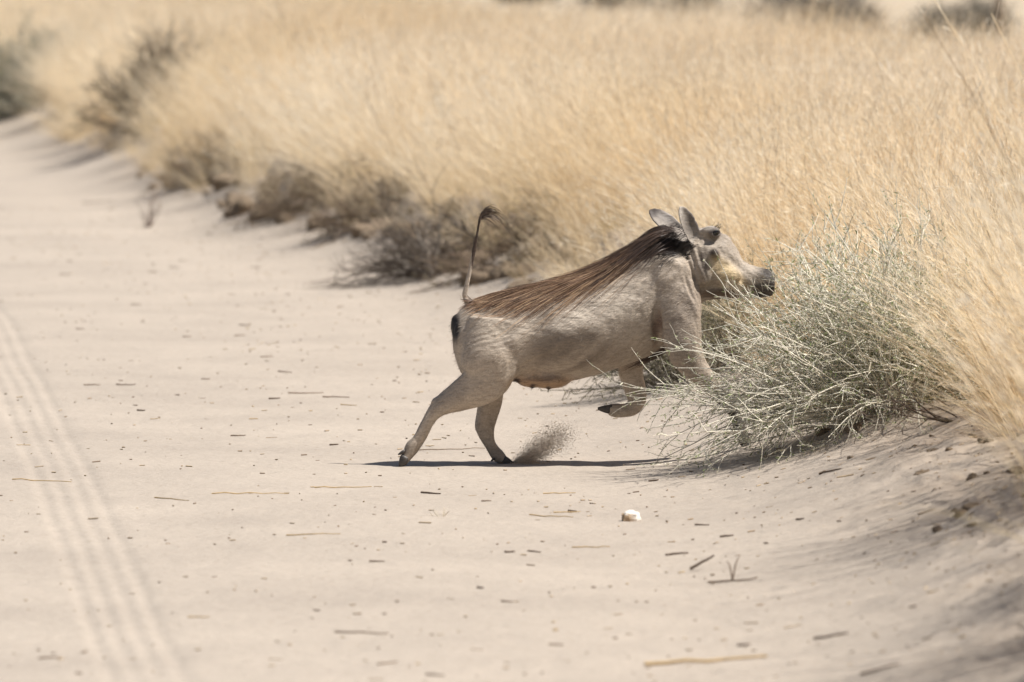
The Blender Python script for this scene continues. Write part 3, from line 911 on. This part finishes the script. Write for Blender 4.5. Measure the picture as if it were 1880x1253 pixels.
hairs('brow_lashes', [(1316, 416), (1310, 414)], 26, (.75, -.3, .5), .25, .030, (.03, .025, .022), -.2, .0012, 2)
hairs('neck_hair', [(1225, 440), (1245, 445), (1260, 452), (1215, 448), (1238, 432), (1250, 458), (1230, 455)], 1500, (-.9, -.25, -.35), .25, .055, (.022, .016, .013), .2, .0022, 9)

# tail tuft
r = np.random.default_rng(3)
S = 60
root = hp(891, 384, 0)[None] + r.normal(0, .004, (S, 3)) + unit(hp(884, 396, 0) - hp(891, 384, 0))[None] * r.uniform(0, .05, (S, 1))
t = np.linspace(0, 1, 8)[None, :, None]
dd = unit(np.array([.85, 0, .45]) + r.normal(0, .16, (S, 3)))
Ln = r.uniform(.05, .13, S)[:, None, None]
P = root[:, None, :] + Ln * (dd[:, None, :] * t + np.array([.05, 0, -1.0]) * .95 * t ** 2.2)
m = MB(); m.ribbons(P, np.interp(np.linspace(0, 1, 8), [0, .6, 1], [.003, .0022, .0006])[None] * np.ones((S, 1)), unit(np.cross(dd, [0, 1.0, 0]) + r.normal(0, .3, (S, 3))), np.array([.07, .048, .036]) * r.uniform(.5, 2.2, (S, 1)))
o = link('tail_tuft', m.mesh('tail_tuft', M_HAIR, origin=hogbase), hog); o['kind'] = 'stuff'

# ------------------------------------------------------------------ shrubs
def rot_about(v, ax, ang):
    ax = unit(ax); c = np.cos(ang)[..., None]; s = np.sin(ang)[..., None]
    return v * c + np.cross(ax, v) * s + ax * (ax * v).sum(-1, keepdims=True) * (1 - c)

def grow(root, D, L, n, droop, wob, r, floor=True):
    """stems from root points (S,3) along D (S,3) with length L; droop bends them down"""
    S = len(root); P = np.empty((S, n, 3)); P[:, 0] = root
    d = D.copy(); st = (L / (n - 1))[:, None]
    for k in range(1, n):
        d = unit(d + np.array([0, 0, -1.0]) * droop[:, None] / n + r.normal(0, wob, (S, 3)))
        P[:, k] = P[:, k - 1] + d * st
        if floor:
            g = ground_z(P[:, k, 0], P[:, k, 1]) + .012
            P[:, k, 2] = np.maximum(P[:, k, 2], g)
            d = unit(P[:, k] - P[:, k - 1])
    return P

def shrub(name, label, root, D, L, droop, stem_col, leaf_col, rad=.0032, twigs=7, twig_len=.16, leaves=10, leaf_len=.011, leaf_w=.0032, seed=1, wob=.06, disc=.15, group=None, n=10, leaf_mask=None, tip_from=3, k=4):
    r = np.random.default_rng(seed)
    S = len(D)
    a = r.uniform(0, 6.28, S); q = disc * np.sqrt(r.uniform(0, 1, S))
    R0 = np.stack([root[0] + q * np.cos(a), root[1] + q * np.sin(a), 0 * a], 1)
    R0[:, 2] = ground_z(R0[:, 0], R0[:, 1]) - .01
    P = grow(R0, D, L, n, droop, wob, r)
    t = thing(name, label, 'shrub', (root[0], root[1], float(ground_z(root[0], root[1]))), group)
    og = np.array(t.location)
    sm, lm = MB(), MB()
    sc_ = np.asarray(stem_col) * r.uniform(.65, 1.25, (S, 1))
    sm.tubes(P, np.linspace(1, .35, n)[None] * rad * r.uniform(.7, 1.4, (S, 1)), k, sc_)
    allP = [P[:, max(2, n // 3):]]
    ids = [np.arange(S)]
    if twigs:
        base, dirs, own = [], [], []
        for j in range(twigs):
            f = r.uniform(tip_from, n - 1.05, S); i = f.astype(int); fr = (f - i)[:, None]
            s_ = np.arange(S)
            base.append(P[s_, i] * (1 - fr) + P[s_, i + 1] * fr)
            T = unit(P[s_, i + 1] - P[s_, i])
            ax = r.normal(0, 1, (S, 3))
            dirs.append(unit(rot_about(T, np.cross(T, ax), r.uniform(.3, .95, S)))); own.append(s_)
        base, dirs, own = np.concatenate(base), np.concatenate(dirs), np.concatenate(own)
        TP = grow(base, dirs, twig_len * r.uniform(.4, 1.2, len(base)), 5, droop[own] * .25, .13, r)
        sm.tubes(TP, np.linspace(.7, .3, 5)[None] * rad * r.uniform(.6, 1.1, (len(base), 1)), 3, sc_[own] * r.uniform(.8, 1.15, (len(base), 1)))
        allP.append(TP); ids.append(own)
    link('stems', sm.mesh('stems', M_STEM, origin=og), t)
    if leaves:
        for P_, id_ in zip(allP, ids):
            S_, n_, _ = P_.shape
            for j in range(leaves):
                f = r.uniform(0.2, n_ - 1.01, S_); i = f.astype(int); fr = (f - i)[:, None]
                s_ = np.arange(S_)
                b = P_[s_, i] * (1 - fr) + P_[s_, i + 1] * fr
                T = unit(P_[s_, i + 1] - P_[s_, i])
                d = unit(T * .8 + r.normal(0, .75, (S_, 3)))
                ll = leaf_len * r.uniform(.5, 1.4, S_)[:, None]
                LP = np.stack([b, b + d * ll * .5, b + d * ll], 1)
                cl = np.asarray(leaf_col)[r.integers(0, len(leaf_col), S_)] * r.uniform(.7, 1.25, (S_, 1))
                lm.ribbons(LP, np.array([.35, 1, .2])[None] * leaf_w * r.uniform(.7, 1.3, (S_, 1)), unit(np.cross(d, r.normal(0, 1, (S_, 3)))), cl)
        o = link('foliage', lm.mesh('foliage', M_LEAF, origin=og), t); o['kind'] = 'stuff'
    return t

def aim(az, el):
    return np.stack([np.cos(el) * np.cos(az), np.cos(el) * np.sin(az), np.sin(el)], 1)

SR = np.random.default_rng(77)
rad_ = np.radians
# the big silvery shrub the animal runs into
S = 520
az = rad_(180 + SR.normal(0, 58, S)); el = rad_(SR.uniform(2, 76, S))
back = SR.uniform(0, 1, S) < .22
az = np.where(back, SR.uniform(-1.6, 1.6, S), az); el = np.where(back, rad_(SR.uniform(25, 80, S)), el)
L = np.where(back, .55, np.interp(np.degrees(el), [0, 18, 30, 48, 75], [1.0, .98, .82, .66, .74])) * SR.uniform(.6, 1.1, S)
shrub('silvery_shrub', 'large silvery green shrub with fine sweeping stems that the warthog plunges into', (1.50, 32.0), aim(az, el), L, np.where(el < .5, .75, .35) * SR.uniform(.5, 1.3, S),
      (.80, .75, .63), [(.55, .56, .38), (.38, .43, .22), (.70, .68, .53), (.24, .30, .12)], rad=.0032, twigs=8, twig_len=.17, leaves=6, leaf_len=.016, leaf_w=.0042, seed=5, disc=.24)
# low dull shrub behind the forelegs
g = G(1285, 700)
S = 130
az = rad_(185 + SR.normal(0, 70, S)); el = rad_(SR.uniform(2, 65, S))
shrub('low_shrub', 'low dull olive shrub on the sand behind the forelegs of the warthog', (g[0], g[1]), aim(az, el), SR.uniform(.25, .55, S), np.full(S, .5), (.25, .22, .17), [(.19, .18, .09), (.25, .23, .13), (.13, .12, .07)],
      rad=.003, twigs=8, twig_len=.12, leaves=5, leaf_len=.014, leaf_w=.004, seed=6, disc=.22)
g = G(1345, 640)
S = 120
az = rad_(180 + SR.normal(0, 75, S)); el = rad_(SR.uniform(10, 75, S))
shrub('low_shrub', 'small olive shrub on the bank below the chin of the warthog', (g[0], g[1]), aim(az, el), SR.uniform(.25, .5, S), np.full(S, .5), (.30, .27, .20), [(.22, .22, .12), (.28, .26, .15)],
      rad=.003, twigs=7, twig_len=.12, leaves=6, leaf_len=.014, leaf_w=.004, seed=8, disc=.2)
# dead tangle behind the tail
g = G(800, 500)
S = 95
az = rad_(185 + SR.normal(0, 75, S)); el = rad_(SR.uniform(-2, 50, S))
shrub('dead_brush', 'tangle of dead dark grey twigs lying at the foot of the bank behind the tail', (g[0] + .12, g[1]), aim(az, el), SR.uniform(.25, .62, S), np.full(S, .5), (.13, .105, .085), [(.2, .17, .12)], rad=.0042, twigs=9, twig_len=.2, leaves=0, seed=9, wob=.13, disc=.28)
g = G(792, 512)
S = 7
shrub('dead_sapling', 'thin upright dead sapling with bare grey twigs beside the dead tangle', (g[0], g[1]), aim(rad_(SR.uniform(0, 360, S)), rad_(SR.uniform(72, 88, S))), SR.uniform(.28, .46, S), np.full(S, .05), (.34, .30, .26), [(.2, .17, .12)], rad=.0050, twigs=3, twig_len=.14, leaves=0, seed=10, wob=.07, disc=.02)
g = G(700, 512)
S = 4
shrub('dead_sapling', 'bent bare grey twig standing in the sand at the outer end of the dead tangle', (g[0], g[1]), aim(rad_(SR.uniform(0, 360, S)), rad_(SR.uniform(60, 85, S))), SR.uniform(.15, .26, S), np.full(S, .3), (.28, .24, .20), [(.2, .17, .12)], rad=.0035, twigs=3, twig_len=.1, leaves=0, seed=12, wob=.1, disc=.02)
g = G(268, 418)
S = 8
shrub('dead_sprig', 'small bare forked sprig sticking up alone from the open sand road', (g[0], g[1]), aim(rad_(SR.uniform(0, 360, S)), rad_(SR.uniform(15, 75, S))), SR.uniform(.12, .28, S), np.full(S, .1), (.26, .20, .17), [(.2, .17, .12)], rad=.0042, twigs=2, twig_len=.12, leaves=0, seed=11, wob=.12, disc=.03)
for (gx, gy, sd_, lab) in ((655, 432, 61, 'low heap of dead brown twigs and roots against the crumbled bank'), (540, 398, 62, 'matted brown dead roots hanging from the crumbled bank'), (380, 335, 63, 'broad heap of dead brown stems spilling onto the sand below the bare bush'), (930, 478, 64, 'small brown root tangle on the bank just behind the back of the warthog')):
    g = G(gx, gy); S = 60
    shrub('dead_brush', lab, (g[0] + .15, g[1]), aim(rad_(185 + SR.normal(0, 80, S)), rad_(SR.uniform(-2, 45, S))), SR.uniform(.15, .48, S), np.full(S, .6), (.22, .165, .12), [(.3, .25, .15)], rad=.0048, twigs=8, twig_len=.16, leaves=1, leaf_len=.03, leaf_w=.006, seed=sd_, wob=.14, disc=.30)
# dark bare bush further along the verge
g = G(300, 262)
S = 120
shrub('bare_bush', 'dark brown bare twiggy bush standing in the grass verge', (g[0] - .05, g[1] + .2), aim(rad_(SR.uniform(0, 360, S)), rad_(SR.uniform(15, 88, S))), SR.uniform(.4, .85, S), np.full(S, .25), (.15, .12, .095), [(.24, .20, .12), (.3, .26, .15)], rad=.0065, twigs=9, twig_len=.28, leaves=2, leaf_len=.03, leaf_w=.009, seed=13, wob=.12, disc=.18)
S = 9
for (gx, gy, sd_, lab) in ((560, 245, 14, 'sparse tall dead stems with bare forks rising from the grass'), (860, 395, 15, 'dark dead stems poking out of the grass edge above the tail')):
    g = G(gx, gy)
    shrub('dead_stalks', lab, (g[0], g[1] + .8), aim(rad_(SR.uniform(90, 270, S)), rad_(SR.uniform(45, 80, S))), SR.uniform(.5, 1.05, S) * (1 if sd_ == 14 else .6), np.full(S, .15), (.17, .13, .10), [(.2, .17, .12)], rad=.005, twigs=5, twig_len=.25, leaves=0, seed=sd_, wob=.09, disc=.12)
# grey green shrub at the road's far bend
g = G(45, 212)
S = 170
shrub('grey_shrub', 'rounded grey green shrub at the far bend of the road verge', (g[0] - .05, g[1] + .3), aim(rad_(SR.uniform(0, 360, S)), rad_(SR.uniform(12, 85, S))), SR.uniform(.5, .88, S), np.full(S, .3), (.26, .25, .22), [(.44, .42, .30), (.36, .36, .23), (.50, .47, .37)], rad=.005, twigs=9, twig_len=.25, leaves=7, leaf_len=.03, leaf_w=.010, seed=16, disc=.3)
# shrubs on the open ground beyond the field
for i, (px_, d_, h_, w_, tone) in enumerate([(1275, 140, .6, .7, 1), (1436, 128, .62, .6, 0), (1486, 124, .6, .5, 0), (1550, 127, .48, .5, 0), (1722, 118, .32, .4, 1), (1800, 124, .34, .4, 1), (1130, 165, .6, .8, 1), (965, 175, .6, .8, 1), (690, 190, .7, .9, 1)]):
    x_ = (px_ - 940) / FPX * d_
    S = 80
    lc = [[(.30, .27, .23), (.34, .31, .26)], [(.42, .38, .31), (.37, .34, .27)]][tone]
    shrub('distant_shrub', ['dark grey shrub on open ground beyond the grass field', 'pale grey shrub on open ground beyond the grass field'][tone], (x_, d_), aim(rad_(SR.uniform(0, 360, S)), rad_(SR.uniform(10, 85, S))), SR.uniform(.6, 1.05, S) * h_, np.full(S, .3), (.16, .14, .13), lc,
          rad=.010, twigs=6, twig_len=.4, leaves=6, leaf_len=.06, leaf_w=.022, seed=30 + i, disc=.4 * w_, group='shrubs beyond the grass field', n=7, k=3)
# thin tree on the open ground
tr = thing('distant_tree', 'thin bare forked tree on open ground beyond the grass', 'tree', gpt(6.75, 119.0))
tb = MB(); og = np.array(tr.location)
trunk = catmull(og + np.array([(0, 0, -.1), (.05, 0, .5), (-.03, 0, 1.0), (.02, 0, 1.4)]), 10)
tb.tubes(trunk[None], np.linspace(.055, .04, 10)[None], 8, (.20, .15, .11))
link('trunk', tb.mesh('trunk', M_STEM, origin=og), tr)
cb = MB(); rr = np.random.default_rng(4)
tipp = trunk[-1]
B1 = grow(np.repeat(tipp[None], 6, 0), aim(rad_(rr.uniform(0, 360, 6)), rad_(rr.uniform(40, 80, 6))), rr.uniform(.9, 1.6, 6), 8, np.zeros(6), .09, rr)
cb.tubes(B1, np.linspace(.032, .012, 8)[None] * np.ones((6, 1)), 6, (.19, .145, .11))
bb = B1[:, 2:].reshape(-1, 3); bb = np.repeat(bb, 3, 0)
B2 = grow(bb, aim(rad_(rr.uniform(0, 360, len(bb))), rad_(rr.uniform(10, 80, len(bb)))), rr.uniform(.3, .8, len(bb)), 6, np.zeros(len(bb)), .12, rr)
cb.tubes(B2, np.linspace(.011, .004, 6)[None] * np.ones((len(bb), 1)), 4, (.19, .145, .11))
link('crown', cb.mesh('crown', M_STEM, origin=og), tr)

# ------------------------------------------------------------------ single grass tufts on the bank
def place_tuft(parts, x, y, s, lean, leany, label, group):
    t = thing('grass_tuft', label, 'grass tuft', gpt(x, y), group)
    R = lean_rot(np.array([random.uniform(0, 6.28)]), np.array([math.radians(lean)]), np.array([math.radians(leany)]))[0]
    t.rotation_euler = Matrix(R.tolist()).to_euler()
    t.scale = (s, s, s)
    link('stems', parts[0], t); link('leaves', parts[1], t)
    return t
for i, (x, y, s, l, ly) in enumerate([(1.84, 29.7, 1.0, 22, 6), (1.90, 30.4, 1.1, 26, 0), (1.94, 29.2, .95, 20, 8), (1.80, 30.9, 1.0, 26, 4), (2.05, 29.9, 1.15, 18, 2), (1.94, 31.5, 1.05, 22, 0), (1.78, 30.1, .6, 40, 12), (2.06, 31.0, 1.2, 16, 2), (1.92, 32.1, 1.0, 20, -4), (1.80, 32.7, .9, 14, -6), (1.86, 30.1, .8, 34, 8), (1.98, 30.7, 1.1, 24, 2)]):
    place_tuft(tuft_parts[i % NVAR], x, y, s, l, ly, 'tall dry golden grass tuft leaning over the bank beside the big silvery shrub', 'golden tufts beside the silvery shrub')
for i, y in enumerate([45.5, 47.5, 49.5, 51.5, 53.5, 55.5, 58, 60.5, 63, 66, 69.5, 74, 79, 84]):
    x = float(edge(y)) + [.10, -.02, .06, .0, .12, .03][i % 6]
    place_tuft(olive_parts[i % 3], x, y, random.uniform(.6, .95), random.uniform(15, 38), random.uniform(0, 14), 'short olive tinged grass tuft overhanging the edge of the bank', 'olive tufts along the bank edge')
g = G(812, 948)
mini = tuft(300, nst=8, nlf=14, h=.06, spread=.02, olive=.6)
t = thing('grass_sprig', 'tiny dry grass sprig growing alone on the road in front of the warthog', 'grass sprig', g)
link('stems', mini[0].mesh('stems', M_GRASS), t); link('leaves', mini[1].mesh('leaves', M_GRASS), t)

# ------------------------------------------------------------------ clods, stone, twigs, litter
def lump(seed, k=22, rough=.55):
    r = np.random.default_rng(seed)
    m = MB(); a = np.linspace(0, np.pi, 15)[1:-1]
    C = np.stack([0 * a, 0 * a, np.cos(a)], 1); one = np.ones((len(a), 1))
    loft(m, C, np.sin(a), np.sin(a), one * [1, 0, 0], one * [0, 1, 0], k)
    v = m.v[0]; o = r.uniform(0, 50, 3)
    f = 1 + rough * 2 * (fbm(v[:, 0] * 1.7 + o[0] + v[:, 2], v[:, 1] * 1.7 + o[1] - v[:, 2] * 1.3, seed, 4))
    f = f - rough * .55 * np.abs(fbm(v[:, 0] * 3.3 + o[2] - v[:, 2], v[:, 1] * 3.3 + v[:, 2] * 2.1, seed + 9, 3)) * 2
    m.v[0] = v * f[:, None]
    return m
clod_me = []
for k in range(5):
    m = lump(400 + k); m.c = [np.broadcast_to(np.array([.37, .285, .205]), (len(v), 3)) for v in m.v]
    clod_me.append(m.mesh('clod', M_CLOD))
def clod(x, y, sx_, sz_, label, group):
    o = link('earth_clod', clod_me[random.randrange(5)], None, gpt(x, y, sz_ * .02))
    o.scale = (sx_, sx_ * random.uniform(.7, 1.3), sz_); o.rotation_euler = (random.uniform(-.3, .3), random.uniform(-.3, .3), random.uniform(0, 6.28))
    tag(o, label, 'clod', group)
for i in range(95):
    y = random.uniform(44, 66); x = float(edge(y)) + random.uniform(-.50, .02)
    s = random.choice([.04, .05, .06, .08, .10, .13])
    clod(x, y, s, s * random.uniform(.5, .8), ('large' if s >= .1 else 'medium' if s >= .06 else 'small') + ' crumbled brown earth clod at the foot of the grassy bank' + (' beside the dead tangle' if 45.5 < y < 50.5 else ''), 'clods along the foot of the bank')
for i in range(30):
    y = random.uniform(26.5, 32.2); x = float(edge(y)) + random.uniform(-.35, .25)
    s = random.uniform(.012, .035)
    clod(x, y, s, s * random.uniform(.5, .8), 'small brown earth crumb on the sandy slope below the golden tufts', 'crumbs on the slope below the golden tufts')
g = G(1157, 957)
m = lump(451, 9, .5); v = m.v[0]; v[:] = np.sign(v) * np.abs(v) ** .8
m.c = [np.where((v[:, 0] < -.25)[:, None] & (v[:, 2] < .75)[:, None], np.array([.46, .33, .21]), np.array([.82, .77, .70]))]
st = link('white_stone', m.mesh('white_stone', M_STONE, shade=False), None, tuple(g + [0, 0, .012]))
st.scale = (.037, .032, .024); st.rotation_euler = (.2, -.15, .5)
tag(st, 'small white stone with a brown side lying alone on the sand', 'stone')

DARKT, GREYT, STRAWT = (.13, .095, .07), (.27, .21, .16), (.50, .36, .19)
def twig(px, py, lpx, col, rad=.003, lift=0.0, name='twig', label=None, group='loose twigs on the road', fork=False, bend=.06):
    p = G(px, py); d = p[1]; L = lpx / FPX * d
    r = np.random.default_rng(int(px * 13 + py))
    n = 7; t = np.linspace(-.5, .5, n)
    yaw = r.normal(0, .5)
    P = np.stack([t * L, t * L * math.tan(yaw) * .6 + r.normal(0, bend * .4 * L, n), np.zeros(n)], 1)
    P = P + p; P[:, 2] = ground_z(P[:, 0], P[:, 1]) + rad * .7 + lift * L * (t + .5) + np.abs(r.normal(0, .012 * L, n))
    m = MB(); m.tubes(P[None], np.linspace(1, .55, n)[None] * rad, 5, col)
    if fork:
        for s_ in (.45, -.35):
            q = P[3]; e = q + np.array([s_ * L * .35, .1 * L, abs(s_) * L * 1.1])
            m.tubes(catmull([q, (q + e) / 2 + [0, 0, .02], e], 6)[None], np.linspace(.8, .3, 6)[None] * rad, 4, col)
    o = link(name, m.mesh(name, M_STEM, origin=p), None, tuple(p))
    if label is None:
        label = {DARKT: 'short dark twig lying on the pale sand road', GREYT: 'small grey brown twig lying on the pale sand road', STRAWT: 'thin dry straw stalk lying on the pale sand road'}[col]
        group = {DARKT: 'dark twigs on the road', GREYT: 'grey brown twigs on the road', STRAWT: 'straw stalks on the road'}[col]
    if group and lpx / FPX * d > .1: label = label.replace('short ', '').replace('small ', '').replace('thin ', ''); label = 'long ' + label
    tag(o, label, 'straw' if col is STRAWT else 'twig', group)
    return o
for (a_, b_, l_) in [(504, 733, 20), (259, 755, 15), (613, 818, 16), (1243, 1019, 42), (1525, 1170, 62), (1615, 1231, 72), (791, 907, 36), (936, 1015, 18), (882, 1081, 11), (706, 997, 8), (1527, 866, 45), (1469, 955, 14), (1366, 1186, 24), (1334, 986, 25), (1200, 884, 18), (1051, 940, 16)]:
    twig(a_, b_, l_, DARKT, .0042)
for (a_, b_, l_) in [(561, 723, 64), (617, 730, 50), (169, 708, 30), (231, 708, 36), (437, 801, 28), (91, 1209, 40), (664, 1163, 100), (147, 605, 16), (449, 598, 20), (343, 619, 16), (440, 617, 20), (490, 656, 22), (523, 684, 26), (378, 697, 16), (1289, 965, 25), (893, 921, 18), (981, 1014, 24), (692, 1032, 28), (931, 1106, 22), (712, 1219, 36), (799, 1241, 34), (320, 492, 20), (180, 372, 60), (385, 430, 14), (120, 505, 22), (470, 492, 18), (250, 560, 18)]:
    twig(a_, b_, l_, GREYT, .0034)
for (a_, b_, l_) in [(77, 885, 110), (315, 917, 66), (459, 908, 140), (630, 896, 105), (365, 1134, 40), (575, 983, 100), (1041, 941, 50), (1012, 950, 80), (1027, 907, 60), (1085, 1006, 70), (770, 800, 26), (640, 745, 30)]:
    twig(a_, b_, l_, STRAWT, .0024)
twig(828, 827, 125, GREYT, .0026, label='long thin curved twig lying between the hind feet of the warthog', group=None)
twig(1289, 1046, 44, DARKT, .0055, .5, label='dark stick propped up at an angle beside the forked twig', group=None)
twig(1345, 1068, 90, GREYT, .0040, 0, label='grey forked twig with one thin upright shoot on the sand', group=None, fork=True)
o = twig(1296, 1218, 226, STRAWT, .0062, 0, label='long thick pale straw stalk lying on the sand apart from the others', group=None, bend=.03)
g = G(1690, 800)
S = 7
shrub('dead_branch', 'thin dark dead branch sprawling on the sand slope at the foot of the silvery shrub', (g[0] + .12, g[1]), aim(rad_(180 + SR.normal(0, 28, S)), rad_(SR.uniform(2, 22, S))), SR.uniform(.18, .36, S), np.full(S, .4), (.13, .10, .08), [(.2, .17, .12)], rad=.0035, twigs=4, twig_len=.13, leaves=0, seed=19, wob=.12, disc=.03)['category'] = 'branch'

# fine straw and bark litter nobody could count
r = np.random.default_rng(91)
lm_ = MB()
n = 5200
y = r.uniform(22.5, 62, n); x = edge(y) + .35 - np.abs(r.normal(0, 1.0, n)) * np.where(r.uniform(0, 1, n) < .45, .45, 2.6)
keep = x > -.0665 * y - .6; x, y = x[keep], y[keep]; n = len(x)
L = np.minimum(r.lognormal(math.log(.011), .65, n), .06)
yaw = r.uniform(0, 6.28, n); dv = np.stack([np.cos(yaw), np.sin(yaw), r.normal(0, .08, n)], 1)
c0 = np.stack([x, y, ground_z(x, y) + .002], 1)
P = np.stack([c0 - dv * L[:, None] / 2, c0 + dv * L[:, None] / 2], 1)
P[:, :, 2] = ground_z(P[:, :, 0], P[:, :, 1]) + .0022
cols = np.array([(.36, .27, .18), (.24, .18, .13), (.48, .37, .24), (.45, .36, .26)])[r.integers(0, 4, n)]
lm_.tubes(P, np.stack([np.full(n, .0019), np.full(n, .0013)], 1) * r.uniform(.6, 1.8, (n, 1)), 4, cols)
o = link('litter', lm_.mesh('litter', M_STEM)); tag(o, 'fine straw and bark litter strewn over the sand', 'litter', kind='stuff')

# sand thrown up by the hind foot
r = np.random.default_rng(17)
S = 20000
u = r.uniform(0, 1, S) ** 1.25
ax_px = np.interp(u, [0, .35, .7, 1], [950, 978, 1003, 1032]); ax_py = np.interp(u, [0, .35, .7, 1], [851, 838, 817, 792])
spread = np.interp(u, [0, .4, 1], [.010, .026, .036])
C = W(ax_px, ax_py, HOG_D + .095) + r.normal(0, 1, (S, 3)) * spread[:, None] * [1.0, 1.2, .75]
C[:, 2] = np.maximum(C[:, 2], ground_z(C[:, 0], C[:, 1]) + .001)
s = r.uniform(.0005, .0014, S)[:, None]
tet = np.array([(1, 1, 1), (1, -1, -1), (-1, 1, -1), (-1, -1, 1)], float) * .7
Vd = C[:, None, :] + tet[None] * s[:, None, :]
ii = np.arange(S)[:, None, None] * 4 + np.array([(0, 1, 2), (0, 3, 1), (0, 2, 3), (1, 3, 2)])[None]
dm = MB(); dm.add(Vd, t=ii.reshape(-1, 3), c=np.repeat(np.array([.78, .66, .52])[None] * r.uniform(.8, 1.1, (S, 1)), 4, 0))
o = link('dust_spray', dm.mesh('dust_spray', M_STEM, shade=False)); tag(o, 'spray of sand grains kicked up behind the hind foot of the warthog', 'dust', kind='stuff')
print('done')
